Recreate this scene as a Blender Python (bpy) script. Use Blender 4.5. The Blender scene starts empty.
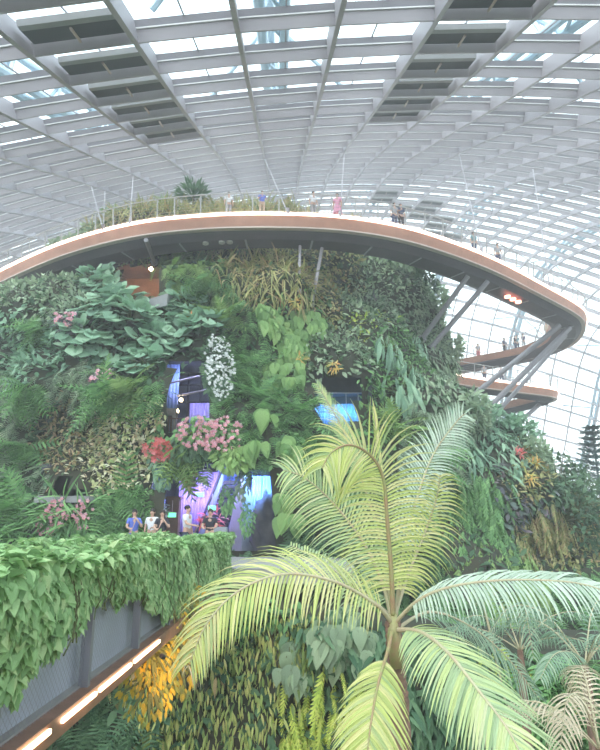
import bpy, bmesh, math, random
import numpy as np
from mathutils import Vector, Matrix
rng = np.random.default_rng(7)
random.seed(7)
SC = bpy.context.scene
COL = SC.collection

# ------------------------------------------------------------------ camera
F = 590.0
TH = math.radians(14.3)
CT, ST = math.cos(TH), math.sin(TH)
cam = bpy.data.cameras.new('camera')
cam.sensor_fit = 'HORIZONTAL'; cam.sensor_width = 36.0
cam.lens = F * 36.0 / 600.0
cam.clip_end = 1000; cam.clip_start = 0.05
camo = bpy.data.objects.new('camera', cam); COL.objects.link(camo)
camo.location = (0, 0, 0); camo.rotation_euler = (math.radians(90) + TH, 0, 0)
SC.camera = camo

def ray(px, py):
    v = (375 - py) / F
    return Vector(((px - 300) / F, CT - v * ST, ST + v * CT))
def PY(px, py, Y):
    d = ray(px, py); return d * (Y / d.y)
def PZ(px, py, Z):
    d = ray(px, py); return d * (Z / d.z)
def proj(P):
    P = np.asarray(P, float)
    zc = P[..., 1] * CT + P[..., 2] * ST
    v = -P[..., 1] * ST + P[..., 2] * CT
    zc = np.where(zc < .1, .1, zc)
    return 300 + F * P[..., 0] / zc, 375 - F * v / zc

# ------------------------------------------------------------------ materials
def mat(name, color, rough=.6, metal=0., emit=None, estr=0., vary=None, scale=3., bump=0.):
    m = bpy.data.materials.new(name); m.use_nodes = True
    nt = m.node_tree; b = nt.nodes['Principled BSDF']
    b.inputs['Base Color'].default_value = (*color, 1)
    b.inputs['Roughness'].default_value = rough
    b.inputs['Metallic'].default_value = metal
    if emit:
        b.inputs['Emission Color'].default_value = (*emit, 1)
        b.inputs['Emission Strength'].default_value = estr
    if vary or bump:
        tc = nt.nodes.new('ShaderNodeTexCoord'); no = nt.nodes.new('ShaderNodeTexNoise')
        no.inputs['Scale'].default_value = scale; no.inputs['Detail'].default_value = 5
        nt.links.new(tc.outputs['Object'], no.inputs['Vector'])
        if vary:
            r = nt.nodes.new('ShaderNodeValToRGB')
            r.color_ramp.elements[0].position = .35; r.color_ramp.elements[1].position = .65
            r.color_ramp.elements[0].color = (*color, 1); r.color_ramp.elements[1].color = (*vary, 1)
            nt.links.new(no.outputs['Fac'], r.inputs['Fac']); nt.links.new(r.outputs['Color'], b.inputs['Base Color'])
        if bump:
            bp = nt.nodes.new('ShaderNodeBump'); bp.inputs['Strength'].default_value = bump
            nt.links.new(no.outputs['Fac'], bp.inputs['Height']); nt.links.new(bp.outputs['Normal'], b.inputs['Normal'])
    return m

def leafmat(name, cols, trans=.3, rough=.55):
    """leaf material: every leaf of the mass takes its own colour from the ramp"""
    m = bpy.data.materials.new(name); m.use_nodes = True
    nt = m.node_tree; nt.nodes.clear()
    g = nt.nodes.new('ShaderNodeNewGeometry'); r = nt.nodes.new('ShaderNodeValToRGB')
    el = r.color_ramp.elements
    n = len(cols)
    el[0].position = 0; el[0].color = (*cols[0], 1); el[1].position = 1; el[1].color = (*cols[-1], 1)
    for i in range(1, n - 1):
        e = el.new(i / (n - 1)); e.color = (*cols[i], 1)
    nt.links.new(g.outputs['Random Per Island'], r.inputs['Fac'])
    d = nt.nodes.new('ShaderNodeBsdfPrincipled'); d.inputs['Roughness'].default_value = rough
    d.inputs['Specular IOR Level'].default_value = .3
    t = nt.nodes.new('ShaderNodeBsdfTranslucent')
    mx = nt.nodes.new('ShaderNodeMixShader'); mx.inputs[0].default_value = trans
    o = nt.nodes.new('ShaderNodeOutputMaterial')
    nt.links.new(r.outputs['Color'], d.inputs['Base Color']); nt.links.new(r.outputs['Color'], t.inputs['Color'])
    nt.links.new(d.outputs[0], mx.inputs[1]); nt.links.new(t.outputs[0], mx.inputs[2]); nt.links.new(mx.outputs[0], o.inputs[0])
    return m

def lit(c, k=1.0): return tuple(min(.95, x * k) for x in c)
LK = 1.75
def LM(name, *cols, trans=.3): return leafmat(name, [lit(c, LK) for c in cols], trans)
M = {}
def LMK(k, name, *cols, trans=.3): return leafmat(name, [lit(c, LK * k) for c in cols], trans)
M['core'] = mat('mountain_soil_shade', (.035, .045, .028), .95, vary=(.06, .055, .035), scale=1.2, bump=.6)  # soil, kept dark to stand for the shade deep between leaves
M['green'] = LM('leaf_green', (.07, .15, .06), (.13, .26, .10), (.19, .33, .13))
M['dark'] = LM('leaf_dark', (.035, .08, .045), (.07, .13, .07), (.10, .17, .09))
M['blue'] = LMK(1.2, 'leaf_bluegreen', (.10, .17, .12), (.15, .25, .17), (.24, .34, .24))
M['grey'] = LM('leaf_greygreen', (.14, .19, .13), (.22, .29, .19), (.32, .38, .26))
M['yellow'] = LM('leaf_yellowgreen', (.24, .33, .06), (.38, .45, .09), (.5, .52, .14))
M['heart'] = LM('leaf_heart', (.11, .20, .07), (.17, .28, .10), (.24, .35, .13))
M['bank'] = LM('leaf_bank', (.10, .15, .05), (.2, .26, .08), (.3, .33, .11), (.36, .34, .13))
M['lime'] = LM('leaf_lime', (.13, .22, .07), (.18, .28, .09), (.25, .34, .13))
M['olive'] = LM('leaf_olive', (.13, .15, .06), (.24, .25, .10), (.34, .31, .14), (.30, .2, .11))
M['brown'] = LM('leaf_russet', (.16, .14, .07), (.27, .22, .12), (.34, .22, .14), (.2, .24, .12))
M['cream'] = LMK(1.35, 'leaf_cream', (.16, .22, .09), (.38, .37, .21), (.55, .5, .33), (.36, .27, .19), (.22, .27, .12))
M['purple'] = LM('leaf_purple', (.07, .07, .09), (.13, .12, .14), (.10, .15, .12), (.2, .14, .17))
M['orange'] = LM('leaf_orange', (.7, .22, .09), (.75, .35, .12), (.5, .38, .12), (.3, .32, .12))
M['red'] = LM('petal_red', (.7, .07, .08), (.8, .14, .14), (.7, .2, .22))
M['pink'] = LM('petal_pink', (.75, .25, .35), (.8, .38, .42), (.7, .2, .3), (.55, .3, .25))
M['white'] = LM('petal_white', (.8, .8, .82), (.9, .88, .9))
M['warm'] = LM('leaf_amber_lit', (.30, .22, .03), (.45, .30, .04), (.16, .18, .05), (.22, .2, .06))  # warm lamplight put into the leaf colour
M['hedge'] = LM('leaf_vine', (.11, .19, .08), (.17, .28, .12), (.22, .34, .16), (.30, .38, .19))
M['palm_y'] = LMK(1.2, 'leaflet_yellow', (.25, .28, .11), (.34, .37, .14), (.42, .39, .21), (.21, .27, .13), trans=.4)
M['palm_g'] = LMK(1.2, 'leaflet_green', (.21, .27, .16), (.28, .34, .21), (.34, .38, .18), (.41, .41, .28), trans=.4)
M['palm_s'] = LMK(1.2, 'leaflet_grey', (.26, .31, .25), (.32, .37, .31), (.38, .42, .36), trans=.35)
M['palm_d'] = LM('leaflet_dark', (.14, .21, .15), (.2, .28, .2), (.28, .34, .24))
M['palm_dry'] = LM('leaflet_dry', (.42, .36, .26), (.5, .42, .33), (.34, .32, .2))
M['rachis'] = mat('rachis_wood', (.55, .52, .34), .6, vary=(.56, .44, .3), scale=9)
M['rachis_r'] = mat('rachis_rust', (.42, .27, .16), .6, vary=(.36, .36, .16), scale=9)
M['trunk'] = mat('palm_trunk', (.38, .22, .17), .85, vary=(.2, .13, .10), scale=14, bump=.5)
M['stem'] = mat('plant_stem', (.14, .16, .07), .8)
M['wood'] = mat('bark', (.10, .08, .06), .9)
M['steel'] = mat('painted_steel', (.42, .385, .42), .5, vary=(.38, .35, .385), scale=.4)
M['steel_l'] = mat('ledge_highlight', (.85, .84, .85), .5)  # pale colour imitates the highlight along the flange edge
M['steel_d'] = mat('glazing_frame_grey', (.20, .19, .215), .6)
M['steel2'] = mat('painted_steel_outer', (.42, .56, .66), .5)
M['vent'] = mat('vent_dark', (.05, .052, .065), .7)
M['ventgrey'] = mat('vent_grey', (.3, .3, .31), .6)
M['fascia'] = mat('copper_cladding', (.60, .32, .235), .45, .2, vary=(.51, .26, .19), scale=1.2)
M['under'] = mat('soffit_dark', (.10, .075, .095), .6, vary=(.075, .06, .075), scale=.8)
M['edge'] = mat('pale_trim', (.62, .5, .46), .5)
M['deck'] = mat('deck_grey', (.35, .34, .33), .8)
M['led'] = mat('light_strip_warm', (1, .8, .7), .5, emit=(1, .74, .60), estr=5.)
M['led2'] = mat('light_strip_bridge', (1, .8, .6), .5, emit=(1, .62, .36), estr=9.)
M['rail'] = mat('rail_steel', (.5, .48, .48), .4, .4)
M['strut'] = mat('strut_steel', (.36, .34, .38), .45, .2)
M['panel'] = mat('bridge_panel', (.50, .53, .63), .5, .1, vary=(.44, .47, .56), scale=2)
M['net'] = mat('wire_net', (.30, .30, .34), .4, .5)
M['beamcopper'] = mat('bridge_beam_copper', (.34, .19, .13), .5, .3, vary=(.25, .14, .1), scale=5)
M['black'] = mat('black_rubber', (.02, .02, .025), .6)
M['lampoff'] = mat('lamp_grey', (.55, .52, .5), .4)
M['lampon'] = mat('lamp_orange', (1, .5, .4), .4, emit=(1, .28, .18), estr=6.)
M['bulb'] = mat('bulb_warm', (1, .9, .7), .4, emit=(1, .8, .5), estr=25.)
M['skin'] = mat('skin', (.58, .36, .27), .6)
M['hair'] = mat('hair_dark', (.03, .022, .02), .7)
M['shoe'] = mat('shoe', (.06, .06, .07), .6)
for k, c in dict(blue=(.12, .18, .62), white=(.8, .8, .84), black=(.03, .03, .045), pink=(.75, .35, .5), grey=(.35, .36, .4), navy=(.06, .08, .16), teal=(.2, .35, .4), red=(.6, .1, .12), tan=(.5, .4, .3)).items():
    M['c_' + k] = mat('cloth_' + k, c, .85)
M['rockgrey'] = mat('rock_grey', (.16, .15, .17), .9, vary=(.10, .10, .12), scale=2.5, bump=.7)
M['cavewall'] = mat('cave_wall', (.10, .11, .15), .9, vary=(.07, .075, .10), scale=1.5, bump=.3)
M['browncol'] = mat('brown_column', (.24, .13, .08), .6, vary=(.18, .1, .07), scale=2)
M['creamstone'] = mat('cream_stone', (.55, .5, .42), .8, vary=(.4, .33, .27), scale=4)
M['slab'] = mat('concrete_slab', (.36, .36, .38), .8, vary=(.3, .3, .32), scale=2)
M['nook'] = mat('nook_brown', (.30, .17, .11), .8, vary=(.2, .12, .08), scale=2)
M['curtain_b'] = mat('water_blue_lit', (.22, .38, .8), .4, vary=(.38, .52, .9), scale=2)  # blue lamplight put into the water colour
M['curtain_p'] = mat('water_violet_lit', (.42, .34, .72), .4, vary=(.55, .44, .8), scale=2)  # violet lamplight put into the water colour
M['escal'] = mat('escalator_panel', (.36, .38, .44), .4, .3)
M['sign'] = mat('exit_sign_green', (.1, .7, .35), .5, emit=(.12, .8, .35), estr=2.)
M['floor'] = mat('ground_soil', (.06, .08, .04), .95, vary=(.10, .12, .06), scale=.6)

def glassmat():
    m = bpy.data.materials.new('dome_glass'); m.use_nodes = True; nt = m.node_tree; nt.nodes.clear()
    t = nt.nodes.new('ShaderNodeBsdfTransparent'); t.inputs[0].default_value = (.90, .97, .98, 1)
    gl = nt.nodes.new('ShaderNodeBsdfGlossy'); gl.inputs['Roughness'].default_value = .05
    mx = nt.nodes.new('ShaderNodeMixShader'); o = nt.nodes.new('ShaderNodeOutputMaterial')
    mx.inputs[0].default_value = .05; nt.links.new(t.outputs[0], mx.inputs[1]); nt.links.new(gl.outputs[0], mx.inputs[2]); nt.links.new(mx.outputs[0], o.inputs[0])
    return m
M['glass'] = glassmat()

# ------------------------------------------------------------------ object helpers
def link(o, parent=None):
    COL.objects.link(o)
    if parent is not None: o.parent = parent
    return o
def tag(o, label=None, cat=None, group=None, kind=None):
    if label: o['label'] = label
    if cat: o['category'] = cat
    if group: o['group'] = group
    if kind: o['kind'] = kind
    return o
def empty(name, loc, label=None, cat=None, group=None, kind=None, rz=0.):
    o = bpy.data.objects.new(name, None); link(o); o.location = loc; o.rotation_euler = (0, 0, rz)
    o.empty_display_size = .2
    return tag(o, label, cat, group, kind)
def meshobj(name, V, Fc, m, parent=None, smooth=False):
    me = bpy.data.meshes.new(name)
    V = np.asarray(V, float).reshape(-1, 3)
    if parent is not None: V = V - np.array(parent_world(parent))
    me.from_pydata(V.tolist(), [], Fc if isinstance(Fc, list) else Fc.tolist()); me.materials.append(m)
    if smooth: me.polygons.foreach_set('use_smooth', [True] * len(me.polygons))
    me.update()
    return link(bpy.data.objects.new(name, me), parent)
def parent_world(p):
    v = Vector((0, 0, 0))
    while p is not None: v += p.location; p = p.parent
    return v

class MB:
    def __init__(s): s.V = []; s.F = []; s.n = 0
    def add(s, V, Fc):
        V = [tuple(v) for v in V]
        s.V += V; s.F += [tuple(i + s.n for i in f) for f in Fc]; s.n += len(V)
    def box(s, c, sz, R=None):
        c = Vector(c); h = [x / 2 for x in sz]
        vs = [Vector((x * h[0], y * h[1], z * h[2])) for x in (-1, 1) for y in (-1, 1) for z in (-1, 1)]
        if R is not None: vs = [R @ v for v in vs]
        s.add([v + c for v in vs], [(0, 1, 3, 2), (4, 6, 7, 5), (0, 4, 5, 1), (2, 3, 7, 6), (0, 2, 6, 4), (1, 5, 7, 3)])
    def hexa(s, a, b, c, d, off):
        """quad a,b,c,d extruded by off"""
        vs = [Vector(a), Vector(b), Vector(c), Vector(d)]; o = Vector(off)
        s.add(vs + [v + o for v in vs], [(3, 2, 1, 0), (4, 5, 6, 7), (0, 1, 5, 4), (1, 2, 6, 5), (2, 3, 7, 6), (3, 0, 4, 7)])
    def tube(s, pts, r, n=8):
        pts = [Vector(p) for p in pts]; N = len(pts)
        rs = r if isinstance(r, (list, tuple)) else [r] * N
        prev = None; vs = []
        for i, p in enumerate(pts):
            t = (pts[min(i + 1, N - 1)] - pts[max(i - 1, 0)]).normalized()
            if prev is None: a = t.orthogonal().normalized()
            else: a = (prev - t * prev.dot(t)).normalized()
            prev = a; b = t.cross(a)
            for k in range(n):
                an = 2 * math.pi * k / n
                vs.append(p + (a * math.cos(an) + b * math.sin(an)) * rs[i])
        fs = [(i * n + k, i * n + (k + 1) % n, (i + 1) * n + (k + 1) % n, (i + 1) * n + k) for i in range(N - 1) for k in range(n)]
        fs += [tuple(range(n - 1, -1, -1)), tuple((N - 1) * n + k for k in range(n))]
        s.add(vs, fs)
    def sweep(s, secs, closed=True):
        """list of sections (each same-length list of points) joined into a solid strip"""
        k = len(secs[0]); vs = [p for sec in secs for p in sec]
        fs = []
        for i in range(len(secs) - 1):
            for j in range(k if closed else k - 1):
                a, b = i * k + j, i * k + (j + 1) % k
                fs.append((a, b, b + k, a + k))
        if closed: fs += [tuple(range(k - 1, -1, -1)), tuple((len(secs) - 1) * k + j for j in range(k))]
        s.add(vs, fs)
    def build(s, name, m, parent=None, smooth=False):
        return meshobj(name, s.V, s.F, m, parent, smooth)

# ------------------------------------------------------------------ leaf templates (base at 0, along +Y, face +Z)
def strip_leaf(prof, fold=.12, droop=.15):
    V = []; Fc = []
    for i, (t, w) in enumerate(prof):
        z = -droop * t * t
        V += [(-w / 2, t, z + fold * w), (0, t, z), (w / 2, t, z + fold * w)]
    for i in range(len(prof) - 1):
        a = 3 * i
        Fc += [(a, a + 1, a + 4, a + 3), (a + 1, a + 2, a + 5, a + 4)]
    return np.array(V), Fc
T_OVAL = strip_leaf([(0, .06), (.3, .42), (.65, .4), (1, .03)])
T_LONG = strip_leaf([(0, .04), (.25, .2), (.6, .2), (1, .02)], droop=.3)
T_STRAP = strip_leaf([(0, .05), (.3, .08), (.65, .07), (1, .01)], droop=.5)
T_HEART = strip_leaf([(-.22, .35), (-.08, .72), (.15, .86), (.45, .68), (.75, .34), (1, .03)], fold=.18, droop=.22)
def round_t():
    V = [(0, 0, 0)]; Fc = []; n = 10
    for k in range(n + 1):
        a = -math.pi / 2 + .25 + (2 * math.pi - .5) * k / n
        r = .5 * (1 + .06 * math.sin(5 * a))
        V.append((r * math.cos(a), .12 + r * math.sin(a), .09 + .03 * math.sin(3 * a)))
    for k in range(n): Fc.append((0, k + 1, k + 2))
    return np.array(V), Fc
T_ROUND = round_t()
def frond_t(n=9, w=.34, droop=.35, taper=1.):
    """fern frond: midrib with n pinna pairs"""
    V = []; Fc = []
    def z(t): return -droop * t * t
    k = 7
    for i in range(k): 
        t = i / (k - 1); V += [(-.008, t, z(t)), (.008, t, z(t))]
    for i in range(k - 1): Fc.append((2 * i, 2 * i + 1, 2 * i + 3, 2 * i + 2))
    b = 2 * k
    for i in range(n):
        t = .08 + .88 * i / (n - 1); L = w * (math.sin(math.pi * min(1, .18 + .8 * t)) ** .8) * taper + .02
        h = .036
        for s in (-1, 1):
            zz = z(t)
            V += [(0, t - h, zz), (0, t + h, zz), (s * L * .55, t + .08 + h, zz - .02), (s * L * .55, t + .08 - h, zz - .02), (s * L, t + .13, zz - .07)]
            Fc += [(b, b + 3, b + 2, b + 1) if s > 0 else (b, b + 1, b + 2, b + 3), (b + 3, b + 4, b + 2)]
            b += 5
    return np.array(V), Fc
T_FERN = frond_t()
T_WEEP = frond_t(11, .13, .15)
def flower_t():
    V = []; Fc = []
    for k in range(5):
        a = 2 * math.pi * k / 5; c, s_ = math.cos(a), math.sin(a); b = len(V)
        V += [(0, 0, 0), (c * .35 - s_ * .22, s_ * .35 + c * .22, .12), (c * .6, s_ * .6, .1), (c * .35 + s_ * .22, s_ * .35 - c * .22, .12)]
        Fc.append((b, b + 3, b + 2, b + 1))
    return np.array(V), Fc
T_FLOWER = flower_t()

def nrm(a): return a / np.maximum(1e-9, np.linalg.norm(a, axis=-1, keepdims=True))
def scatter(P, D, N, S, tpl):
    """instances of a leaf template: positions, directions, face normals, sizes"""
    V, Fc = tpl
    D = nrm(D); X = nrm(np.cross(D, N)); Z = np.cross(X, D)
    W = P[:, None, :] + S[:, None, None] * (V[None, :, 0:1] * X[:, None, :] + V[None, :, 1:2] * D[:, None, :] + V[None, :, 2:3] * Z[:, None, :])
    return W.reshape(-1, 3), len(V), Fc
class Mass:
    """many leaves gathered into one mesh"""
    def __init__(s): s.V = []; s.F = []; s.n = 0
    def add(s, P, D, N, S, tpl):
        if len(P) == 0: return
        W, k, Fc = scatter(np.asarray(P, float), np.asarray(D, float), np.asarray(N, float), np.asarray(S, float), tpl)
        n = len(P)
        for f in Fc:
            a = (np.arange(n)[:, None] * k + np.array(f)[None, :] + s.n)
            s.F.append(a)
        s.V.append(W); s.n += len(W)
    def build(s, name, m, parent=None):
        V = np.concatenate(s.V)
        if parent is not None: V = V - np.array(parent_world(parent))
        me = bpy.data.meshes.new(name)
        lens = np.concatenate([np.full(len(a), a.shape[1]) for a in s.F])
        loops = np.concatenate([a.ravel() for a in s.F])
        me.vertices.add(len(V)); me.vertices.foreach_set('co', V.ravel())
        me.loops.add(len(loops)); me.loops.foreach_set('vertex_index', loops.astype(np.int32))
        me.polygons.add(len(lens))
        st = np.concatenate([[0], np.cumsum(lens)[:-1]])
        me.polygons.foreach_set('loop_start', st.astype(np.int32))
        me.update(calc_edges=True); me.validate()
        me.materials.append(m)
        return link(bpy.data.objects.new(name, me), parent)

def rnd(n, a, b): return rng.uniform(a, b, n)
def rv(n): return nrm(rng.normal(size=(n, 3)))

# ------------------------------------------------------------------ glass dome
PP = [26.01, 28.09, 26.58, 17.24, 10.42, -16.7, -60, -60, -52]
KS = [0, 20, 40, 60, 75, 90, 105, 120, 140]
W_, STEP = 3.4, 3.5235
s0 = -58
sv = np.arange(s0, 170, .5)
ang = np.radians(np.interp(sv, KS, PP))
i0 = int((0 - s0) / .5)
Yp = np.concatenate([[0], np.cumsum(np.cos(ang[:-1]) * .5)]); Yp = Yp - Yp[i0] + 16.50
Zp = np.concatenate([[0], np.cumsum(np.sin(ang[:-1]) * .5)]); Zp = Zp - Zp[i0] + 17.02
PSI = math.radians(-1.887)
def dome(j, s):
    j = np.asarray(j, float); s = np.asarray(s, float)
    Y = np.interp(s, sv, Yp); Z = np.interp(s, sv, Zp)
    u = (j - 6.077) * W_
    ky = 1 - .7303 * u * u / 1e4; kz = 1 - 1.238 * u * u / 1e4
    Y = 23.44 + (Y - 23.44) * ky; Z = -19.97 + (Z + 19.97) * kz
    x = -8.354 + W_ * j
    return np.stack([x * math.cos(PSI) + Y * math.sin(PSI), -x * math.sin(PSI) + Y * math.cos(PSI), Z], -1)
def dome_n(j, s):
    e = .25
    a = dome(np.asarray(j) + e / W_, s) - dome(np.asarray(j) - e / W_, s)
    b = dome(j, np.asarray(s) + e) - dome(j, np.asarray(s) - e)
    return nrm(np.cross(a, b))       # outward / up
GZ = -15.0
JS = list(range(-16, 30))
ROWS = list(range(-15, 44))
FD = .74
ceil = empty('ceiling', (0, 30, GZ), 'vast arched glass dome roof carried on pale grey steel fins', None, None, 'structure')
ceil['label'] = 'vast arched glass roof on a grid of pale grey steel fins'
for j in JS:
    ss = np.arange(ROWS[0] * STEP, ROWS[-1] * STEP + .01, STEP / 2)
    P = dome(np.full_like(ss, j), ss); N = dome_n(np.full_like(ss, j), ss)
    B = nrm(dome(np.full_like(ss, j) + .05, ss) - dome(np.full_like(ss, j) - .05, ss)) * .09
    ok = P[:, 2] > GZ
    idx = np.where(ok)[0]
    if len(idx) < 3: continue
    mb = MB()
    runs = np.split(idx, np.where(np.diff(idx) > 1)[0] + 1)
    for run in runs:
        if len(run) < 2: continue
        secs = [[P[i] - B[i], P[i] + B[i], P[i] + B[i] + N[i] * FD, P[i] - B[i] + N[i] * FD] for i in run]
        mb.sweep(secs)
    mb.build('roof_rib', M['steel'], ceil)
for r in ROWS:
    s = r * STEP
    P = dome(np.array(JS), np.full(len(JS), s)); N = dome_n(np.array(JS), np.full(len(JS), s))
    T = nrm(dome(np.array(JS), np.full(len(JS), s + .1)) - dome(np.array(JS), np.full(len(JS), s - .1)))
    for nm, mk, w, h0, h1 in (('roof_purlin', 'steel', .05, .04, .45), ('purlin_highlight', 'steel_l', .12, .45, .49), ('glazing_frame', 'steel_d', .10, .49, .73)):  # middle strip draws the bright edge highlight as a pale ledge
        mb = MB()
        for i in range(len(JS) - 1):
            if P[i][2] < GZ or P[i + 1][2] < GZ: continue
            mb.sweep([[P[k] - T[k] * w + N[k] * h0, P[k] + T[k] * w + N[k] * h0, P[k] + T[k] * w + N[k] * h1, P[k] - T[k] * w + N[k] * h1] for k in (i, i + 1)])
        if mb.n: mb.build(nm, M[mk], ceil)
# thin glazing bars in the middle of the panes
for j in JS[:-1]:
    ss = np.arange(ROWS[0] * STEP, ROWS[-1] * STEP + .01, STEP); P = dome(np.full_like(ss, j + .5), ss) + dome_n(np.full_like(ss, j + .5), ss) * (FD - .02)
    ok = [i for i in range(len(ss)) if P[i][2] > GZ]
    if len(ok) < 3: continue
    runs = np.split(np.array(ok), np.where(np.diff(ok) > 1)[0] + 1); mb = MB()
    for run in runs:
        if len(run) > 1: mb.tube([P[i] for i in run], .035, 4)
    if mb.n: mb.build('glazing_bar', M['strut'], ceil)
# glass skin
V = []; Fc = []
ja = np.array(JS); ra = np.array(ROWS)
JJ, RR = np.meshgrid(ja, ra, indexing='ij')
G = dome(JJ, RR * STEP) + dome_n(JJ, RR * STEP) * (FD + .02)
nr = len(ra)
for a in range(len(ja) - 1):
    for b in range(nr - 1):
        q = [G[a, b], G[a + 1, b], G[a + 1, b + 1], G[a, b + 1]]
        if min(p[2] for p in q) < GZ - 1: continue
        Fc.append((a * nr + b, (a + 1) * nr + b, (a + 1) * nr + b + 1, a * nr + b + 1))
meshobj('roof_glazing', G.reshape(-1, 3), Fc, M['glass'], ceil)
# opening vents between the ribs
def vent(j, r):
    mb = MB(); s = r * STEP
    def pt(dj, ds, h): return Vector(dome(j + dj, s + ds) + dome_n(j + dj, s + ds) * h)
    a, b, c, d = pt(.06, -.2, .34), pt(.94, -.2, .34), pt(.94, -1.35, .42), pt(.06, -1.35, .42)
    n = Vector(dome_n(j + .5, s)) * .1
    mb.hexa(a, b, c, d, n)
    v = mb.build('roof_vent', M['vent'], ceil)
    m2 = MB(); m2.hexa(pt(.08, -1.35, .34), pt(.92, -1.35, .34), pt(.92, -1.65, .38), pt(.08, -1.65, .38), n * 2)
    m2.build('vent_rail', M['ventgrey'], v)
    m3 = MB(); m3.tube([pt(.5, -.3, .2), pt(.5, -1.2, .3)], .05, 6); m3.build('vent_arm', M['edge'], v)
for r in range(-1, 6): vent(0, r); vent(4, r)
for j, r in ((8, 4), (7, 19), (8, 18), (8, 19), (8, 20), (9, 20), (9, 21), (6, 18), (6, 17), (10, 23), (10, 22), (9, 22)): vent(j, r)
# outer steel arches (lattice) beyond the glass
for j in (-5.4, -1.4, 2.4, 6.5, 10.9, 15, 18.8, 22.6):
    ss = np.arange(-28, 150, 3.5); P = dome(np.full_like(ss, j), ss); N = dome_n(np.full_like(ss, j), ss)
    ok = [i for i in range(len(ss)) if P[i][2] > GZ]
    mb = MB()
    A = [P[i] + N[i] * 3.0 + np.array([-.55, 0, 0]) for i in ok]; B = [P[i] + N[i] * 3.0 + np.array([.55, 0, 0]) for i in ok]; C = [P[i] + N[i] * 5.0 for i in ok]
    for L, r in ((A, .26), (B, .26), (C, .24)): mb.tube(L, r, 8)
    for i in range(0, len(ok) - 1):
        mb.tube([A[i], C[i + 1]], .12, 5); mb.tube([B[i], C[i + 1]], .12, 5); mb.tube([A[i], B[i + 1]], .1, 5)
        if i % 4 == 0:      # splayed legs to the roof nodes
            for dj in (-1.2, 1.2):
                g = dome(j + dj, ss[ok[i]]) + dome_n(j + dj, ss[ok[i]]) * 1.0; mb.tube([C[i], g], .12, 6)
    o = mb.build('outer_steel_arch', M['steel2']); tag(o, kind='structure')
    o['label'] = 'pale blue lattice steel arch outside the glass'

# ground
fl = MB(); fl.box((10, 60, GZ - .25), (260, 260, .5)); o = fl.build('floor', M['floor']); tag(o, kind='structure')

# ------------------------------------------------------------------ mountain
_rg = [PZ(a, b, 16.) for a, b in ((-80, 316), (-40, 292), (0, 270), (60, 243), (130, 223.5), (200, 215), (270, 213), (340, 216), (400, 225.5), (450, 240.5), (500, 261))]
RGX = [p.x for p in _rg]; RGY = [p.y for p in _rg]
MZ = [-15, -6, 0, 4, 8, 12, 16, 18, 20, 22, 23.2, 23.8]
ML = [31, 28, 26, 24.5, 22, 20, 18, 16, 13, 9, 5, .8]
MR = [36, 30, 26, 22.8, 18.2, 16.8, 15.8, 14.8, 13, 9.8, 5.6, .8]
MY = [26, 23.5, 21.5, 20.5, 18.5, 16.5, 14, 12.6, 10, 7, 4, .6]
def mount(th, z, noise=True):
    th = np.asarray(th, float); z = np.asarray(z, float)
    c, s = np.cos(th), np.sin(th)
    rx = np.where(c > 0, np.interp(z, MZ, MR), np.interp(z, MZ, ML)); ry = np.interp(z, MZ, MY)
    k = 1.0
    x = -6 + rx * c; y = 45 + ry * s
    if noise:
        d = (.55 * np.sin(x * .45 + z * .6 + 1) + .4 * np.sin(x * .9 - z * .8 + y * .2) + .3 * np.sin(z * 1.5 + x * .3 + 2) + .22 * np.sin(x * 2.1 + z * 1.3))
        d = d * np.clip((23.8 - z) / 4, 0, 1)
        x = x + d * c; y = y + d * s
    # the slope steps back behind the skywalk
    lim = np.interp(x, RGX, RGY) + 3.4
    w = np.clip((z - 13.2) / 1.6, 0, 1) * (s < 0)
    y = np.where(y < lim, y + (lim - y) * w, y)
    return np.stack([x, y, z + 0 * x], -1)
def mount_n(th, z):
    e = .02
    a = mount(th + e, z) - mount(th - e, z); b = mount(th, z + .25) - mount(th, z - .25)
    return nrm(np.cross(a, b))
# fine table of surface points to find where a sight line meets the slope
TT, ZZ = np.meshgrid(np.linspace(-math.pi - .3, .3, 520), np.linspace(-14, 23.6, 420), indexing='ij')
MS = mount(TT, ZZ); MPX, MPY = proj(MS)
MNn = nrm(np.cross(np.gradient(MS, axis=0), np.gradient(MS, axis=1)))
FRONT = (MNn * nrm(-MS)).sum(-1) > -.02
def hit(px, py):
    d = (MPX - px) ** 2 + (MPY - py) ** 2 + np.where(FRONT, 0, 1e6)
    # nearest surface point to the eye among the close candidates
    m = d < d.min() + 9
    r = np.where(m, np.linalg.norm(MS, axis=-1), 1e9)
    k = np.unravel_index(np.argmin(r), r.shape)
    return MS[k].copy(), MNn[k].copy()
HOLES = [(163, 218, 358, 436), (150, 284, 462, 552), (311, 364, 371, 430), (51, 88, 474, 503), (116, 168, 262, 302)]
def inhole(px, py, g=0.):
    r = np.zeros(np.shape(px), bool)
    for x0, x1, y0, y1 in HOLES:
        r |= (px > x0 + g) & (px < x1 - g) & (py > y0 + g) & (py < y1 - g)
    return r
nt_, nz_ = 260, 150
th_ = np.linspace(-math.pi, math.pi, nt_ + 1)[:-1]; z_ = np.linspace(-15, 23.75, nz_)
T2, Z2 = np.meshgrid(th_, z_, indexing='ij'); S2 = mount(T2, Z2)
hx, hy = proj(S2); hh = inhole(hx, hy, 1.) & (S2[..., 1] < 43)
Fc = []
for a in range(nt_):
    a2 = (a + 1) % nt_
    for b in range(nz_ - 1):
        if hh[a, b] and hh[a2, b] and hh[a, b + 1] and hh[a2, b + 1]: continue
        Fc.append((a * nz_ + b, a2 * nz_ + b, a2 * nz_ + b + 1, a * nz_ + b + 1))
Fc.append(tuple(a * nz_ + nz_ - 1 for a in range(nt_)))
mo = meshobj('mountain', S2.reshape(-1, 3), Fc, M['core'], None, True); tag(mo, 'tall planted mountain slope behind the walkways', None, None, 'structure')

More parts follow.
